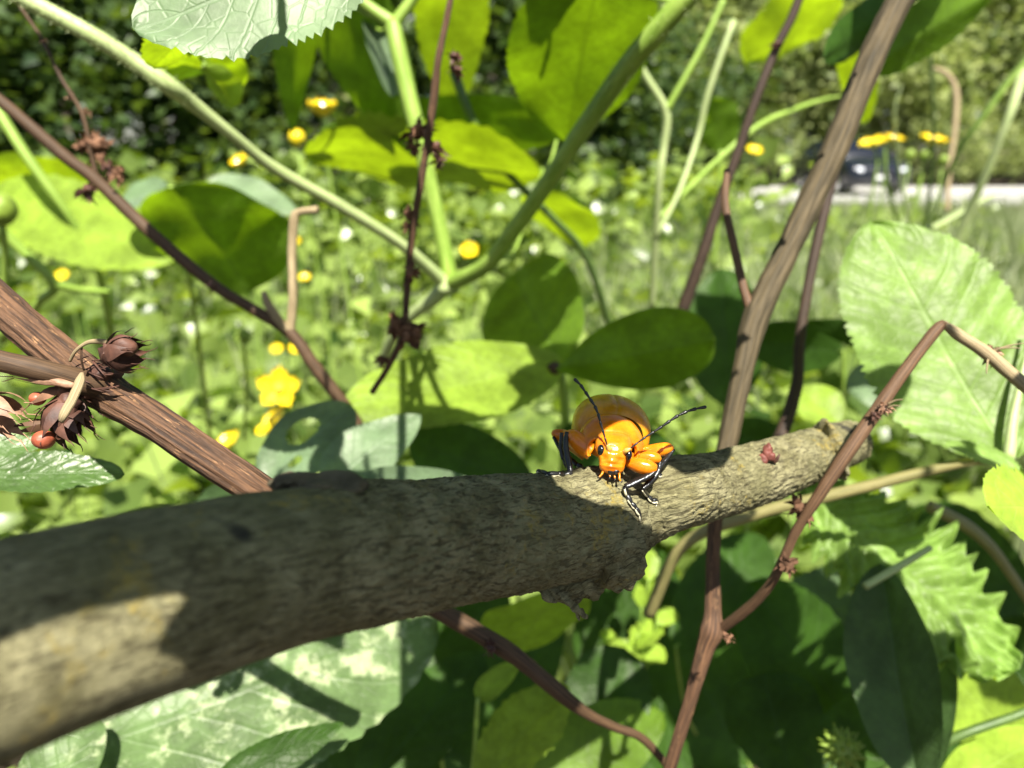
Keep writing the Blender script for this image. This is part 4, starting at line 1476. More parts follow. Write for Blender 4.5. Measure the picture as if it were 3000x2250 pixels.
PC = thing('broadleaf_plant', 'plant with three broad shaded leaves spreading right behind the beetle', 'plant', P(1640, 1400, 160))
leaf(PC, (1650, 1062, 132), (1000, 1195, 112), 118, -35, 'leaf_lime', nu=50, nv=10, fold=0.1, teeth=20, tdepth=0.03, droop=0.02, shape='ellip')
leaf(PC, (1650, 1075, 135), (1490, 790, 160), 165, 12, 'leaf_green', nu=44, nv=10, fold=0.12, shape='round', droop=0.05)
leaf(PC, (1630, 1085, 125), (2095, 985, 118), 118, 20, 'leaf_green', nu=44, nv=10, fold=0.10, shape='obov', droop=0.05)
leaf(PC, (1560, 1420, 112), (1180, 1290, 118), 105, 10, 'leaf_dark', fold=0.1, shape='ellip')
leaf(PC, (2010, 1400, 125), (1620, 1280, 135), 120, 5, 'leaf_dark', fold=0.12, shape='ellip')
tube('stem', [pt(1640, 1078, 134, 12), pt(1655, 1200, 138, 14), pt(1650, 1400, 145, 15), pt(1600, 1900, 180, 16)], 'green_stem', PC, n=24, seg=10)
b = Buf()
b.add(*ellipsoid(P(1622, 1082, 130), CR * K(18, 130), CU * K(20, 130), CF * K(18, 130), 12, 8, 0.4, 900))
b.build('node', 'dry_dark', PC)

PP = thing('pale_leaf_plant', 'pale blue-green leaves with holes just behind the branch', 'plant', P(1000, 1600, 120))


def hole(u, s):
    return ((u - 0.55) / 0.16) ** 2 + ((s - 0.35) / 0.3) ** 2 < 1 or ((u - 0.30) / 0.07) ** 2 + ((s + 0.25) / 0.14) ** 2 < 1


leaf(PP, (770, 1420, 92), (1020, 1170, 98), 95, -38, 'leaf_pale', nu=60, nv=16, shape='ellip', fold=0.12, bite=hole, petiole=(900, 1700, 110))
leaf(PP, (960, 1420, 90), (1230, 1195, 96), 85, -30, 'leaf_pale', nu=44, nv=10, shape='ovate', fold=0.1, petiole=(900, 1700, 110))
leaf(PP, (1420, 1432, 82), (1050, 1360, 88), 34, -35, 'leaf_pale', shape='ellip', fold=0.1, petiole=(1000, 1700, 110))
leaf(PP, (880, 1560, 100), (560, 1440, 108), 80, -5, 'leaf_blue', shape='ellip', petiole=(900, 1700, 110))

PL = thing('broadleaf_plant', 'broad backlit yellow-green leaves crossed by the thin brown stalk', 'plant', P(480, 1300, 300))
leaf(PL, (-40, 560, 210), (470, 720, 190), 120, -28, 'leaf_lime', nu=46, nv=10, teeth=16, tdepth=0.06, fold=0.08, shape='ellip')
leaf(PL, (-60, 500, 210), (330, 560, 230), 60, 66, 'leaf_lime', fold=0.1, shape='ellip')
leaf(PL, (500, 550, 165), (740, 830, 195), 165, 40, 'leaf_green', nu=44, nv=10, fold=0.2, shape='round', droop=0.1)
leaf(PL, (600, 545, 182), (870, 600, 176), 50, -52, 'leaf_pale', fold=0.15, shape='ovate')
leaf(PL, (490, 560, 184), (330, 580, 190), 42, -50, 'leaf_pale', fold=0.15, shape='ellip')
tube('stem', [pt(500, 545, 182, 7), pt(520, 640, 190, 7), pt(560, 850, 215, 6), pt(600, 1150, 260, 6), pt(640, 1500, 320, 6)], 'green_stem', PL, n=30, seg=10)

PY = thing('young_plant', 'young yellow-green leaflets hanging under the drooping grey-green leaf', 'plant', P(600, 110, 108))
tube('stem', [pt(640, -60, 106, 12), pt(610, 60, 107, 14), pt(600, 180, 108, 18)], 'dark_green_stem', PY, n=18, seg=10)
for (x, y, tx, ty, w, ph) in ((595, 185, 492, 185, 30, 68), (595, 195, 500, 225, 30, 68), (600, 185, 710, 250, 42, 60), (600, 190, 685, 312, 42, 60), (605, 185, 730, 140, 38, 64), (600, 170, 520, 120, 34, 60)):
    leaf(PY, (x, y, 106), (tx, ty, 111), w, ph, 'leaf_lime', shape='ellip', fold=0.25, nu=20, nv=5, petiole=(602, 170, 108), pet_r=0.25)

PR_ = thing('hairy_leaf_plant', 'large sunlit hairy leaf crossed by thin shadows and the bent twig', 'plant', P(2945, 1700, 110))
leaf(PR_, (2960, 1350, 84), (2545, 660, 96), 215, -30, 'leaf_crinkled', nu=80, nv=20, teeth=34, tdepth=0.05, fold=0.05, crinkle=0.025, shape='ellip', droop=-0.03)
leaf(PR_, (3120, 1510, 62), (2925, 1470, 58), 115, -35, 'leaf_lime', nu=50, nv=10, teeth=20, tdepth=0.12, fold=0.1, shape='round')
leaf(PR_, (3000, 1385, 78), (2780, 1285, 80), 26, -60, 'leaf_crinkled', nu=40, nv=8, teeth=18, tdepth=0.3, fold=0.2, shape='ellip')
tube('stem', [pt(2950, 1340, 83, 18), pt(2900, 1345, 84, 15), pt(2800, 1360, 86, 15), pt(2600, 1410, 89, 17), pt(2400, 1460, 92, 18), pt(2200, 1510, 95, 18), pt(2000, 1600, 98, 18), pt(1900, 1800, 105, 18)], 'olive_stem', PR_, n=50, seg=12)
tube('midrib', [pt(2955, 1345, 82, 17), pt(2968, 1230, 83, 13), pt(2990, 1120, 84, 9), pt(3030, 950, 86, 5)], 'pale_stem', PR_, n=24, seg=10)

PS = thing('crinkled_leaf_plant', 'crinkled toothed leaf in full sun beneath the forked stalk', 'plant', P(2700, 2400, 140))
leaf(PS, (2350, 1430, 104), (2985, 1960, 94), 165, -38, 'leaf_crinkled', nu=120, nv=26, teeth=14, tdepth=0.26, crinkle=0.19, fold=0.1, shape='ellip', droop=0.02)
tube('fallen_twig', [pt(2535, 1718, 87, 11), pt(2620, 1668, 88, 11), pt(2725, 1605, 90, 9)], 'pale_stem', PS, n=14, seg=8)
leaf(PS, (3080, 2280, 108), (2680, 1840, 104), 125, -30, 'leaf_lime', nu=40, nv=10, fold=0.12, shape='ellip')
leaf(PS, (2760, 2330, 96), (3080, 2120, 100), 75, -25, 'leaf_lime', nu=40, nv=10, fold=0.1, shape='ellip')
tube('stem', [pt(3060, 2060, 90, 12), pt(2980, 2095, 90, 12), pt(2850, 2140, 90, 13), pt(2740, 2185, 91, 15), pt(2640, 2225, 92, 13), pt(2560, 2290, 93, 14)], 'dark_green_stem', PS, n=30, seg=10)

PB = thing('blue_leaf_plant', 'folded dark blue-green leaf shaded below the crinkled leaf', 'plant', P(2620, 2400, 120))
leaf(PB, (2690, 2300, 84), (2560, 1650, 92), 118, 18, 'leaf_blue', nu=44, nv=10, fold=0.45, shape='ellip')
leaf(PB, (2710, 2280, 90), (2720, 1760, 100), 80, 30, 'leaf_blue', nu=44, nv=10, fold=0.2, shape='ellip')

PD = thing('shade_plant', 'dark green leaves filling the shade under the branch', 'plant', P(1700, 2600, 170))
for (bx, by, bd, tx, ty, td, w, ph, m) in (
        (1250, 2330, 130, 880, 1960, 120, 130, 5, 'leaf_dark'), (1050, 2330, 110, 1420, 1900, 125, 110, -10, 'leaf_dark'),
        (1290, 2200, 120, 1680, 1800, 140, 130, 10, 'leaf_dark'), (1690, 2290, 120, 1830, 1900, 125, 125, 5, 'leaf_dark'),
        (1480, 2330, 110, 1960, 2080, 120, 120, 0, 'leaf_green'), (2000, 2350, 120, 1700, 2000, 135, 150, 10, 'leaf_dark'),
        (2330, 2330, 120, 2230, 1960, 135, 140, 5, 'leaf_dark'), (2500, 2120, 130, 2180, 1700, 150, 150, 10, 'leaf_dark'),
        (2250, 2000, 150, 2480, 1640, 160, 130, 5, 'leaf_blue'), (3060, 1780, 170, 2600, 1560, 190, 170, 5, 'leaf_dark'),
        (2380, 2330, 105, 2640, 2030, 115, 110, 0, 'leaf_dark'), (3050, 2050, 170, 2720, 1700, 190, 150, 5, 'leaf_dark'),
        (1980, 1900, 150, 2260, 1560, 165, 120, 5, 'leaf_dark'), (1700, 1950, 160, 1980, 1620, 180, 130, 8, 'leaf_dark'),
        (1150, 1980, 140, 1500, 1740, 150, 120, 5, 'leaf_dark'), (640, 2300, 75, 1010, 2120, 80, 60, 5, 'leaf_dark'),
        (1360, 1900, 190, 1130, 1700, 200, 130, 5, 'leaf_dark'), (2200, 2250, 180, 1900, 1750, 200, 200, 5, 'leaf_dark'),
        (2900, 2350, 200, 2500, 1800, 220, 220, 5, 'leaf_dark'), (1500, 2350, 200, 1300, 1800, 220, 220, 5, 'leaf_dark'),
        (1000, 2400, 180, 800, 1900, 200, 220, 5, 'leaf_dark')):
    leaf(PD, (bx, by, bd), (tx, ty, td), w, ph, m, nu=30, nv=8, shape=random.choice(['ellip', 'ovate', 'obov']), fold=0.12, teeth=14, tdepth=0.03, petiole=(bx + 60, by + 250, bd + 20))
leaf(PD, (1660, 1740, 108), (1490, 1880, 122), 85, 60, 'leaf_lime', shape='ellip', fold=0.1, petiole=(1750, 1700, 130))

PE = thing('mottled_leaf_plant', 'large mottled sunlit leaf below the thick end of the branch', 'plant', P(150, 2500, 60))
leaf(PE, (60, 2270, 78), (1290, 1775, 98), 270, -22, 'leaf_mottled', nu=60, nv=14, teeth=18, tdepth=0.03, fold=0.06, shape='ellip', crinkle=0.012, petiole=(-150, 2500, 74))
leaf(PE, (60, 2420, 70), (280, 2090, 78), 95, -20, 'leaf_mottled', nu=40, nv=10, fold=0.12, shape='ellip', petiole=(-150, 2500, 70))

PG = thing('lit_leaf_plant', 'lime green leaf catching a patch of sun below the bark collar', 'plant', P(1450, 2500, 130))
leaf(PG, (1400, 2310, 98), (1650, 1990, 104), 92, -30, 'leaf_lime', nu=40, nv=10, shape='ellip', fold=0.15, teeth=10, tdepth=0.06, petiole=(1350, 2500, 100))
leaf(PG, (1400, 2050, 100), (1530, 1920, 104), 36, -30, 'leaf_lime', shape='ovate', fold=0.2, petiole=(1380, 2300, 104))

PH = thing('small_herb', 'cluster of small sunlit leaves glowing in the shade below the beetle', 'plant', P(1850, 2100, 150))
for (x, y, tx, ty, w) in ((1735, 1930, 1850, 1880, 28), (1830, 1900, 1960, 1920, 30), (1860, 1900, 1930, 1820, 38), (1880, 1780, 1900, 1690, 28), (1900, 1700, 1910, 1610, 24), (1925, 1825, 1985, 1790, 26), (1760, 1870, 1800, 1850, 18), (1870, 1860, 1890, 1930, 30)):
    leaf(PH, (x, y, 140), (tx, ty, 142), w, random.uniform(-50, -10), 'leaf_lime', shape='round', nu=18, nv=5, teeth=6, tdepth=0.15, petiole=(1860, 2050, 150), pet_r=0.2)

PT = thing('hanging_leaf_plant', 'dark and bright leaves hanging by the top of the thick stalk', 'plant', P(2700, -150, 150))
leaf(PT, (2460, -10, 225), (2180, 160, 250), 75, 60, 'leaf_lime', shape='ellip', fold=0.1, teeth=12, tdepth=0.08)
leaf(PT, (2660, 0, 150), (2370, 170, 140), 62, 25, 'leaf_dark', shape='ellip', fold=0.2, teeth=14, tdepth=0.04)
leaf(PT, (2540, 200, 135), (2880, -30, 140), 78, 30, 'leaf_green', shape='ellip', fold=0.2, teeth=14, tdepth=0.06)
leaf(PT, (2480, 60, 175), (2540, 330, 205), 50, 20, 'leaf_lime', shape='ellip', fold=0.2)
tube('stem', [pt(2680, -120, 150, 14), pt(2660, -20, 150, 12), pt(2590, 120, 145, 10), pt(2540, 200, 138, 9)], 'green_stem', PT, n=18, seg=8)

t = thing('hairy_leaf_plant', 'dark green hairy leaf under the reddish seed heads', 'plant', P(-100, 1500, 60))
leaf(t, (-120, 1395, 58), (350, 1365, 60), 58, -32, 'leaf_hairy', nu=60, nv=12, crinkle=0.05, fold=0.1, shape='ellip', teeth=16, tdepth=0.03, petiole=(-200, 1500, 60))
leaf(t, (-120, 1330, 62), (120, 1290, 64), 34, -30, 'leaf_hairy', nu=30, nv=8, fold=0.1, shape='ellip', petiole=(-200, 1500, 60))

t = thing('round_leaf_plant', 'single round dark leaf on a thin upright stem', 'plant', P(2110, 700, 330))
leaf(t, (2112, 445, 310), (2100, 285, 305), 58, 40, 'leaf_green', shape='round', fold=0.1)
tube('stem', [pt(2112, 440, 310, 6), pt(2105, 600, 318, 7), pt(2090, 800, 330, 7)], 'green_stem', t, n=14, seg=8)
t = thing('broadleaf_plant', 'dark upright leaves seen between the brown stalks', 'plant', P(2150, 1300, 200))
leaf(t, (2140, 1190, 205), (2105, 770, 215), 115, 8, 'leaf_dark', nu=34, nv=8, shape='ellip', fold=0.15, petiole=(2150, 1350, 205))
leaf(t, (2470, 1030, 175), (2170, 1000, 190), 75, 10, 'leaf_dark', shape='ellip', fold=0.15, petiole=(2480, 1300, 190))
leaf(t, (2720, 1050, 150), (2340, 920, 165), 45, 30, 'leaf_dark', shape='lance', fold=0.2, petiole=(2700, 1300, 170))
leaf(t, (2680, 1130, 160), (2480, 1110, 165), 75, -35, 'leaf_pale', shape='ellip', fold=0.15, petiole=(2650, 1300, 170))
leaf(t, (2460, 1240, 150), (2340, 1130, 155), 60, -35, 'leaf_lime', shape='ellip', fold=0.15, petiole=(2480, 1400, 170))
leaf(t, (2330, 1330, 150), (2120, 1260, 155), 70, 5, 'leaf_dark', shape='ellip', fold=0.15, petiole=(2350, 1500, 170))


def blade(parent, pts, mat='green_stem', name='blade'):
    """grass blade: a flat tapering strip with a crease"""
    v, f, uv = tube_data(pts, n=40, seg=8, flat=0.18)
    return mesh_obj(name, v, f, mat, parent, uv=uv)


t = thing('grass_tuft', 'broad green grass blades arching past the yellow flowers', 'grass', P(2700, 900, 330))
blade(t, [pt(3060, 120, 260, 22), pt(2960, 230, 265, 25), pt(2880, 340, 270, 22), pt(2810, 440, 280, 18), pt(2760, 560, 295, 13), pt(2700, 760, 330, 12)], 'green_stem')
blade(t, [pt(3000, 200, 300, 12), pt(2960, 330, 300, 12), pt(2900, 480, 310, 10), pt(2830, 640, 325, 14), pt(2760, 800, 340, 12)], 'pale_stem')
blade(t, [pt(2640, 250, 420, 5), pt(2620, 330, 420, 7), pt(2630, 460, 425, 8), pt(2655, 620, 430, 9), pt(2690, 720, 440, 8)], 'pale_stem')
blade(t, [pt(2590, 440, 400, 10), pt(2595, 520, 400, 10), pt(2620, 620, 410, 10), pt(2660, 700, 420, 10)], 'green_stem')
blade(t, [pt(2720, 80, 380, 8), pt(2730, 250, 380, 9), pt(2735, 420, 385, 9), pt(2720, 600, 395, 9), pt(2700, 760, 405, 9)], 'dark_green_stem')
blade(t, [pt(2680, 690, 350, 12), pt(2760, 650, 350, 15), pt(2850, 600, 350, 14), pt(2930, 560, 352, 8)], 'pale_stem')
t = thing('herb_stems', 'slender pale green stems forking beside the large hanging leaf', 'stem', P(1935, 700, 240))
tube('stem', [pt(1820, -60, 200, 9), pt(1845, 60, 203, 10), pt(1880, 200, 207, 10), pt(1950, 325, 212, 12), pt(1945, 430, 216, 11), pt(1930, 550, 220, 11), pt(1910, 900, 245, 9)], 'pale_stem', t, n=50, seg=10)
tube('side_stem', [pt(2120, 0, 205, 9), pt(2060, 130, 207, 9), pt(2000, 240, 209, 9), pt(1952, 325, 212, 11)], 'green_stem', t, n=24, seg=8)
tube('side_stem', [pt(2150, 60, 220, 9), pt(2110, 170, 222, 9), pt(2070, 290, 226, 9), pt(2045, 400, 230, 8), pt(1990, 560, 228, 7), pt(1925, 690, 228, 7)], 'pale_stem', t, n=20, seg=8)
tube('side_stem', [pt(2480, 280, 262, 2), pt(2420, 290, 260, 5), pt(2330, 320, 255, 8), pt(2220, 370, 250, 9), pt(2090, 480, 245, 8), pt(1930, 640, 232, 8)], 'green_stem', t, n=30, seg=8)
t = thing('herb_stems', 'dark green stem curving down beside the central brown flower stalk', 'stem', P(1700, 900, 240))
tube('stem', [pt(1330, 210, 170, 15), pt(1370, 320, 172, 14), pt(1420, 420, 176, 12), pt(1500, 520, 182, 11), pt(1620, 640, 190, 11), pt(1720, 760, 200, 11), pt(1800, 1000, 220, 11)], 'dark_green_stem', t, n=40, seg=10)
t = thing('herb_stems', 'slender green stem leaning at the edge beside the green seed ball', 'stem', P(300, 850, 220))
tube('stem', [pt(-40, 270, 190, 16), pt(60, 430, 192, 15), pt(150, 560, 195, 12), pt(220, 660, 200, 10), pt(290, 800, 210, 10), pt(330, 1000, 230, 10)], 'green_stem', t, n=40, seg=8)
t = thing('herb_stems', 'forked green herb stem below the small yellow flowers', 'stem', P(200, 900, 220))
tube('stem', [pt(-40, 640, 180, 16), pt(60, 730, 185, 15), pt(160, 835, 190, 15), pt(110, 890, 195, 12), pt(60, 1000, 210, 12)], 'green_stem', t, n=30, seg=8)
tube('side_stem', [pt(160, 835, 190, 13), pt(240, 850, 195, 9), pt(330, 855, 200, 8)], 'green_stem', t, n=14, seg=8)
t = thing('fallen_stem', 'yellowish curved stem over the dark leaf by the crinkled leaf', 'stem', P(3000, 1750, 120))
tube('stem', [pt(2720, 1480, 118, 17), pt(2830, 1540, 117, 18), pt(2900, 1600, 116, 16), pt(2960, 1680, 116, 14), pt(3040, 1800, 116, 14)], 'olive_stem', t, n=30, seg=10)

# ------------------------------------------------------------------ flowers
def spiky_ball(parent, c, r, n, mat, name, seedv):
    rr = random.Random(seedv)
    b = Buf()
    b.add(*ellipsoid(c, Vector((1, 0, 0)) * r * .8, Vector((0, 1, 0)) * r * .8, Vector((0, 0, 1)) * r * .8, 14, 10, 0.1, 800))
    for i in range(n):
        z = 1 - 2 * (i + 0.5) / n
        a = i * 2.39996
        d = Vector((math.sqrt(1 - z * z) * math.cos(a), math.sqrt(1 - z * z) * math.sin(a), z))
        b.add(*tube_data([(*(c + d * r * 0.7), r * 0.17), (*(c + d * r * 0.95), r * 0.11), (*(c + d * r * rr.uniform(1.15, 1.3)), r * 0.02)], n=4, seg=5))
    return b.build(name, mat, parent)


def buttercup(x, y, size, label, tilt=(0, 0), openness=1.0, group=None, real=18.0, stem_len=None, petals=5, lean=0.0, pw=0.5):
    """five glossy petals round a heart; size = width in picture pixels; tilt: (towards lens, sideways) of its axis from upright, degrees"""
    d = real * FPX / size
    c = P(x, y, d)
    r = real * 0.0005
    tx, ty = math.radians(tilt[0]), math.radians(tilt[1])
    ax = Vector((math.sin(ty), -math.sin(tx) * math.cos(ty), math.cos(tx) * math.cos(ty))).normalized()
    e1 = ax.cross(Vector((0.3, 1, 0.1))).normalized()
    e2 = ax.cross(e1)
    gz = float(ground_z(c.x, c.y))
    t = thing('buttercup', label, 'flower', (c.x + lean, c.y, max(gz, c.z - (stem_len or 9))), group)
    base = c - ax * r * 0.35
    for i in range(petals):
        a = 2 * PI * i / petals + 0.3
        out = e1 * math.cos(a) + e2 * math.sin(a)
        tan = ax.cross(out)
        V, F, UV = [], [], []
        nu, nv = 8, 4
        for k in range(nu + 1):
            u = k / nu
            w = r * pw * ((u / 0.5) ** 0.7 if u < 0.5 else max(0.05, 1 - ((u - 0.5) / 0.505) ** 4) ** 0.5)
            for j in range(-nv, nv + 1):
                s = j / nv
                rad = r * openness * u * (1 - 0.10 * s * s)
                up = r * (0.35 * u + (1.1 - openness) * 1.1 * u * u + 0.14 * s * s * u)
                V.append(base + out * rad + tan * w * s + ax * up)
                UV.append((u, s))
        m = 2 * nv + 1
        for k in range(nu):
            for j in range(m - 1):
                F.append((k * m + j, k * m + j + 1, (k + 1) * m + j + 1, (k + 1) * m + j))
        mesh_obj('petal', V, F, 'petal', t, uv=UV)
    b = Buf()
    b.add(*ellipsoid(base + ax * r * 0.22, e1 * r * 0.26, e2 * r * 0.26, ax * r * 0.2, 12, 8, 0.4, 900))
    b.build('flower_heart', 'flower_heart', t)
    loc = ORG[t.name]
    mid = (base + loc) / 2 + Vector((random.uniform(-.01, .01), 0.01, 0))
    tube('flower_stem', [(*base, 0.0007), (*(base - ax * 0.012), 0.0007), (*mid, 0.0008), (*loc, 0.0009)], 'green_stem', t, n=20, seg=6)
    return t


def flower_bud(x, y, size, label, group=None, real=9.0, mat='petal'):
    d = real * FPX / size
    c = P(x, y, d)
    gz = float(ground_z(c.x, c.y))
    t = thing('flower_bud', label, 'flower bud', (c.x, c.y, gz), group)
    r = real * 0.0005
    b = Buf()
    for i in range(5):
        a = 2 * PI * i / 5
        o_ = Vector((math.cos(a), math.sin(a), 0)) * r * 0.25
        b.add(*ellipsoid(c + o_, Vector((r * .78, 0, 0)), Vector((0, r * .78, 0)), Vector((0, 0, r)), 12, 8, 0.1, 500))
    b.build('petals', mat, t)
    b = Buf()
    for i in range(5):
        a = 2 * PI * i / 5 + 0.5
        out = Vector((math.cos(a), math.sin(a), 0))
        bract(b, c - Vector((0, 0, r * 0.95)), c + out * r * 1.1 - Vector((0, 0, r * 0.05)), r * 0.4, out * r * 0.35, Vector((-out.y, out.x, 0)), 5)
    b.build('sepals', 'green_bud', t)
    tube('flower_stem', [(*(c - Vector((0, 0, r * .9))), 0.0006), (c.x + .01, c.y + .01, (c.z + gz) / 2, 0.0008), (c.x, c.y, gz, 0.0009)], 'green_stem', t, n=14, seg=6)
    return t


buttercup(945, 322, 112, 'single yellow cup-shaped flower seen from the side before dark shrubs', (12, 3), 0.8)
buttercup(705, 474, 70, 'small yellow flower half hidden by a pale leaf', (30, -20), 0.85)
buttercup(815, 1135, 125, 'wide open yellow flower with five rounded petals above a tilted one', (62, 8), 1.06, pw=0.36)
buttercup(798, 1238, 120, 'yellow flower tilted edge-on below the wide open one', (18, -38), 1.0)
buttercup(665, 1300, 100, 'yellow flower mostly hidden behind the reddish-brown stalk', (15, -25), 0.95)
flower_bud(1020, 1232, 48, 'round yellow bud in front of the pale holed leaf')
flower_bud(870, 404, 46, 'plump yellow bud beside a backlit leaf edge', real=10)
buttercup(1375, 732, 56, 'blurred yellow flower beside the node of the hairy stems', (50, 0), 1.0, real=15)
GR = 'small yellow flowers dotted through the herb layer'
for (x, y, s_, lab) in ((212, 745, 36, 'tiny yellow flower above the forked green herb stem'), (182, 806, 40, 'tiny yellow flower at the fork of the green herb stem'),
                        (868, 708, 34, 'tiny yellow flower beside the upper part of the pale forked twig'), (892, 812, 36, 'tiny yellow flower between the pale twig and the dry flower stalk'),
                        (810, 1022, 40, 'tiny yellow flower under the fork of the thin brown stalk'), (868, 1020, 46, 'small yellow flower touching the brown stalk below its fork'),
                        (2210, 440, 50, 'yellow flower glowing between the slim dark stalk and the thick one')):
    buttercup(x, y, s_, lab, (random.uniform(25, 60), random.uniform(-20, 20)), 1.0, GR, real=14)
buttercup(2562, 418, 92, 'yellow flower tilted edge-on before the dark car', (8, -18), 1.0, real=19)
buttercup(2620, 408, 66, 'smaller yellow flower overlapping the tilted one by the car', (15, 5), 0.95, real=17)
buttercup(2735, 412, 92, 'wide yellow flower beside the pale curved dead stem', (14, 6), 0.95, real=19)
GB = 'green-yellow buds under the flowers by the road'
for (x, y, lab) in ((2666, 452, 'green-yellow bud between the overlapping flowers and the wide flower'), (2710, 455, 'round green-yellow bud under the wide yellow flower'), (2764, 468, 'green-yellow bud close to the pale curved dead stem')):
    flower_bud(x, y, 28, lab, GB, 8, 'green_bud')
flower_bud(1255, 2112, 50, 'small yellow bud glowing in the shade beside the mottled leaf', real=5)
flower_bud(1185, 2212, 58, 'larger yellow bud low in the shade beside the mottled leaf', real=6)
t = thing('seed_ball', 'smooth green seed ball at the picture edge among thin stems', 'seed head', P(10, 1000, 190))
b = Buf()
b.add(*ellipsoid(P(2, 612, 170), CR * K(44, 170), CU * K(50, 170), CF * K(44, 170), 20, 14, 0.06, 200))
b.build('seed_pod', 'green_bud', t)
tube('stem', [pt(5, 655, 171, 10), pt(15, 760, 178, 10), pt(10, 1000, 190, 10)], 'green_stem', t, n=12, seg=8)
t = thing('seed_ball', 'bristly yellow-green seed ball at the foot of the folded dark leaf', 'seed head', P(2470, 2400, 110))
spiky_ball(t, P(2468, 2195, 92), K(56, 92), 46, 'green_bud', 'seed_pod', 4)
tube('stem', [pt(2468, 2230, 92, 10), pt(2475, 2310, 96, 10), pt(2480, 2400, 105, 10)], 'green_stem', t, n=10, seg=8)
GS = 'green bristly seed balls in the herb layer'
for (x, y, s, lab) in ((715, 985, 24, 'small bristly green seed ball below the fork of the thin stalk'), (960, 1355, 24, 'small bristly green seed ball behind the holed pale leaf')):
    t = thing('seed_ball', lab, 'seed head', P(x, y + 300, 260), GS)
    spiky_ball(t, P(x, y, 220), K(s, 220), 30, 'green_bud', 'seed_pod', int(x))
    tube('stem', [pt(x, y + 10, 221, 5), pt(x + 6, y + 150, 240, 5), pt(x, y + 300, 260, 5)], 'green_stem', t, n=10, seg=6)


# ------------------------------------------------------------------ unseen leaves added out of frame to shade the branch and plants
from mathutils.geometry import tessellate_polygon


QV0 = SUN.cross(CR).normalized()
if QV0.y < 0:
    QV0 = -QV0


def at_depth(p):
    """outline point (x, y[, mm]) on the branch; the third number moves it across the sun's rays, away from the lens"""
    x, y = p[:2]
    d = (P(x, y, 100) - CO).normalized()
    h, nn, _, _ = BVH.ray_cast(CO, d)
    if h is None:
        k = np.argmin([abs(((Vector(q[:3]) - CO).dot(CR) / (Vector(q[:3]) - CO).dot(CF)) * FPX + 1500 - x) for q in BRS])
        h = P(x, y, (Vector(BRS[k][:3]) - CO).dot(CF) * 1000)
    if len(p) == 3:
        h = h + QV0 * (p[2] * 0.001)
    return h


def shading_leaf(parent, pts, t, mat='leaf_green', anchor=None):
    """an added blade t mm towards the sun, shaped to shade the given outline"""
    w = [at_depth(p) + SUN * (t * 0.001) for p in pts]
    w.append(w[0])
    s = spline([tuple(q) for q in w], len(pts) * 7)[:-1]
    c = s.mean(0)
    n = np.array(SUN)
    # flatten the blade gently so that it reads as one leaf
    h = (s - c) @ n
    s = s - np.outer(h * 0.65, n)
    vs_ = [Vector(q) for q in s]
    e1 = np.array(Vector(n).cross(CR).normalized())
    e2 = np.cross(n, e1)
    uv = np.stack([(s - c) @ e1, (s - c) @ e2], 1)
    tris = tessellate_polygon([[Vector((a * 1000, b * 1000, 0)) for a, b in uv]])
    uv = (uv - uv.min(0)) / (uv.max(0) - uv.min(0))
    o = mesh_obj('leaf', vs_, [tuple(q) for q in tris], mat, parent, uv=uv)  # added sun blocker, only parented to the tall plant
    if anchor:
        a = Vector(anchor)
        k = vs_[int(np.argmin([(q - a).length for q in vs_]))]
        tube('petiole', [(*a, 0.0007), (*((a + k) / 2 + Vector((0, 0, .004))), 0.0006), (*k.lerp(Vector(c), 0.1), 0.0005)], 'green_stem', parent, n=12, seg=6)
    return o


TOP = P(1150, -260, 80)
# covers the thick end of the branch but leaves its lower flank open to the sun
shading_leaf(PA, [(-260, 1965), (-20, 1889), (181, 1812), (362, 1771), (540, 1738), (497, 1816), (457, 1885), (480, 1925), (540, 1950), (640, 1950, -1.5), (900, 1850, -2), (1200, 1740, -2), (1200, 1600), (1180, 1450, 2.5), (800, 1450, 2.5), (300, 1560, 2.5), (-260, 1640, 2.5)], 27, 'leaf_dark', TOP)
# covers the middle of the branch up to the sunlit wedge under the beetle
shading_leaf(PA, [(1050, 1460, 5), (1300, 1420, 5), (1500, 1400, 4), (1590, 1395, 3), (1628, 1408), (1655, 1434), (1740, 1468), (1835, 1492), (1876, 1530), (1940, 1562), (1930, 1575, -2), (1750, 1620, -3), (1400, 1680, -2.5), (1050, 1760, -2)], 37, 'leaf_dark', TOP)
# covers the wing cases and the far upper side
shading_leaf(PA, [(1600, 1398, 1), (1600, 1398, 4), (1680, 1390, 9), (1860, 1370, 11), (2060, 1345, 7), (2170, 1330, 4), (2150, 1300), (2120, 1365), (2010, 1392), (1935, 1375, 1.2), (1890, 1372, 1.6), (1835, 1385, 2.2), (1775, 1390, 2.4), (1720, 1395, 1.6), (1650, 1402, 0.6)], 40, 'leaf_dark', TOP)


def clear_of_frame(q, extra):
    """mm towards the sun until q is above the picture"""
    t = 0.0
    while t < 400:
        w = q + SUN * (t * 0.001)
        d = (w - CO).dot(CF)
        if d < 0.004 or (w - CO).dot(CU) > 0.545 * d + extra * 0.001:
            return t
        t += 2
    return t


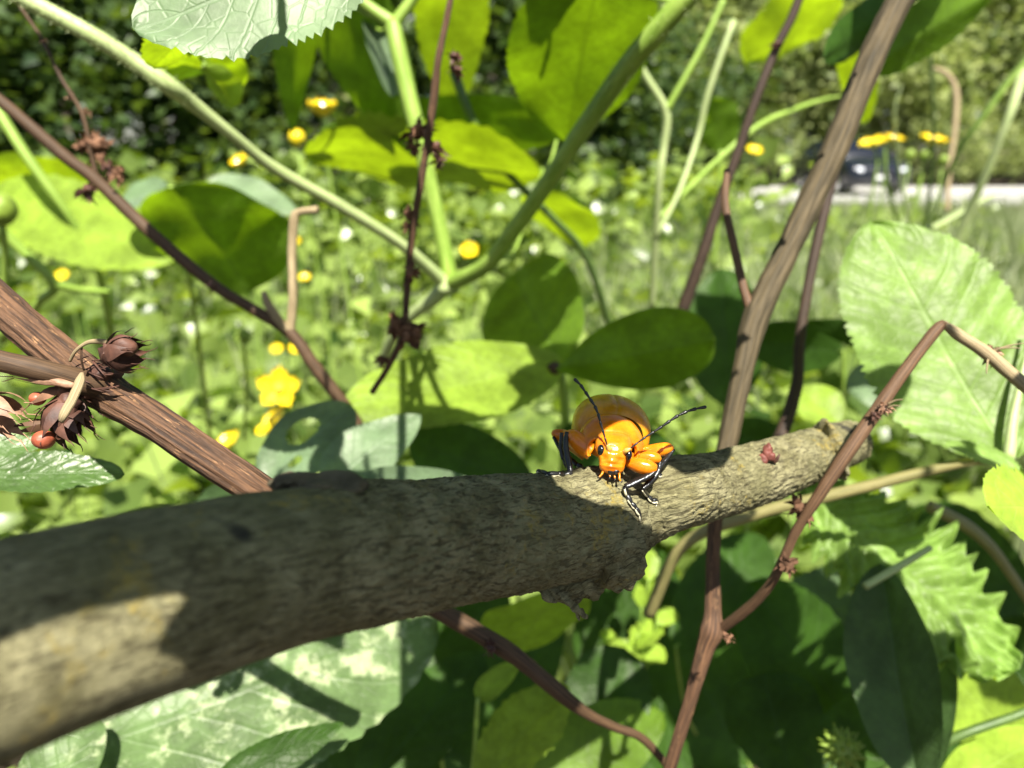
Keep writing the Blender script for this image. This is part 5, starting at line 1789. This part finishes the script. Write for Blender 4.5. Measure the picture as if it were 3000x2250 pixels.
# spots that the sun reaches: no added shade leaf may stand between them and the sun
SPOTS = [(2000, 1480, 53), (2100, 1440, 56), (2200, 1400, 60), (2300, 1370, 64), (2400, 1320, 69), (2480, 1290, 72), (2250, 1310, 62), (1800, 1330, 47), (1850, 1440, 46), (1900, 1370, 47),
         (2600, 760, 96), (2650, 850, 95), (2565, 880, 93), (2600, 990, 92), (2680, 1090, 90), (2780, 1180, 88), (2600, 1560, 101), (2720, 1650, 99), (2820, 1720, 97), (1100, 1150, 116), (1180, 1160, 118), (1420, 1000, 126), (1050, 30, 140), (1350, 30, 175), (2700, 950, 94), (2780, 880, 95), (2800, 1050, 92), (2880, 1000, 92), (2880, 1180, 88), (2950, 1100, 90), (2980, 1250, 86), (2950, 1480, 60), (2990, 1500, 60),
         (1030, 1180, 114), (1130, 1140, 117), (1230, 1080, 121), (1330, 1020, 124), (1380, 1060, 124), (2480, 1580, 102), (2560, 1640, 100), (2680, 1720, 98), (2780, 1800, 96), (2900, 1890, 94), (2860, 2000, 104), (2950, 2130, 104),
         (350, 2200, 82), (550, 2120, 85), (750, 2050, 88), (950, 1980, 91), (1150, 1880, 95), (700, 2180, 84), (900, 2090, 88), (1050, 2010, 92), (300, 2100, 82), (1500, 2100, 101), (1450, 2200, 99), (1560, 2040, 103), (1850, 1890, 141), (1900, 1720, 141), (0, 880, 52), (150, 1020, 51), (120, 1200, 47), (380, 1040, 47),
         (300, 1140, 50), (450, 1230, 49), (620, 1340, 49), (780, 1450, 50), (850, 1330, 95), (800, 1390, 93), (980, 1220, 97), (1080, 1320, 93), (1180, 1240, 95), (1150, 1380, 86), (1300, 1395, 84), (100, 1390, 59), (250, 1370, 60),
         (1800, 60, 118), (1750, 180, 124), (1850, 130, 118), (1000, 440, 183), (1200, 480, 180), (1350, 500, 178), (600, 60, 67), (800, 40, 68), (500, 90, 66), (200, 70, 95), (400, 190, 99), (1900, 120, 103), (815, 1135, 300), (450, 150, 72), (650, 230, 107), (2450, 1360, 63), (2600, 1150, 63), (2850, 1010, 62)]
SPOTS += [(x, y, 93) for x in range(2560, 3000, 70) for y in range(720, 1320, 75) if y > 700 + (x - 2560) * 0.62 and y < 900 + (x - 2560) * 1.0]
SPOTS += [(2600, 70, 91), (2545, 190, 90), (2500, 300, 89), (2440, 450, 87), (2370, 600, 85), (2290, 770, 83), (2215, 930, 81), (2170, 1100, 79), (2145, 1230, 78), (2090, 1650, 75), (2085, 1850, 74), (2030, 2030, 74)]
SPOTS += [(x, y, 56) for x in range(400, 980, 60) for y in (-30, 20, 70)]
SPOTS += [(x, 1190 - (x - 1000) * 0.40 + dy, 113 + (x - 1000) * 0.03) for x in range(1020, 1420, 60) for dy in (-35, 25)]
QV = SUN.cross(CR).normalized()
QX = QV.cross(SUN).normalized()


def sun_plane(w):
    return np.array([w.dot(QX), w.dot(QV)]) * 1000


LITXY = [sun_plane(P(*p)) for p in SPOTS]
rr = random.Random(11)
SHADES = [(x + rr.uniform(-50, 50), y + rr.uniform(-40, 40), rr.choice((118, 135, 150, 180)), rr.uniform(5, 9)) for x in range(880, 3000, 90) for y in range(1640, 2260, 90)]
SHADES += [(x, y, 122, 7) for x in range(1680, 2100, 100) for y in (950, 1060)] + [(x, y, 148, 7) for x in (1480, 1570, 1640) for y in (850, 930, 1010)]
SHADES += [(x, 1340, 120, 7) for x in range(1250, 2000, 110)] + [(2550, 1750, 88, 6), (2560, 1900, 87, 7), (2640, 2050, 86, 7), (2700, 1900, 92, 6), (2140, 900, 208, 9), (2130, 1050, 206, 9), (2300, 1010, 185, 8), (2530, 990, 158, 7), (2230, 1290, 152, 7),
                                                     (1150, 250, 165, 8), (1100, 150, 155, 7), (1250, 330, 182, 8), (1400, 350, 180, 8), (1560, 100, 112, 4), (2700, 1560, 185, 8), (2850, 1650, 180, 8)]
made = []
for (x, y, d, r) in SHADES:
    q = P(x, y, d)
    k2 = sun_plane(q)
    if min(np.linalg.norm(k2 - l) for l in LITXY) < r * 1.5 + 1.0:
        r2 = (min(np.linalg.norm(k2 - l) for l in LITXY) - 1.0) / 1.5
        if r2 < 2.6:
            continue
        r = r2
    if any(np.linalg.norm(k2 - m[0]) < 0.75 * m[1] for m in made):
        continue
    made.append((k2, r * 0.9))
    t = clear_of_frame(q, r + 4) + rr.uniform(0, 12)
    c = q + SUN * (t * 0.001)
    a = rr.uniform(0, 2 * PI)
    n = (SUN + Vector((rr.uniform(-.3, .3), rr.uniform(-.3, .3), 0))).normalized()
    e1 = n.cross(Vector((math.cos(a), math.sin(a), 0.1))).normalized()
    e2 = n.cross(e1)
    L = r * 0.001 * 1.5
    LSEED[0] += 1
    v, f, uv = leaf_data(c - e1 * L, c + e1 * L, e2, r * 0.00075, n, seed=LSEED[0], shape=rr.choice(('ovate', 'ellip', 'ovate')), nu=20, nv=5, fold=0.12, teeth=12, tdepth=0.05)
    mesh_obj('leaf', v, f, 'leaf_dark', PA, uv=uv)  # unseen blade added to throw shade on q, parented to the tall plant
    k = c - e1 * L
    up = SUN * 0.03 + Vector((0, 0.0, 0.005))
    tube('petiole', [(*(k + up), 0.0004), (*(k + up * 0.4), 0.0004), (*k, 0.0003), (*c, 0.0002)], 'green_stem', PA, n=10, seg=5)
print('shade leaves', len(made))
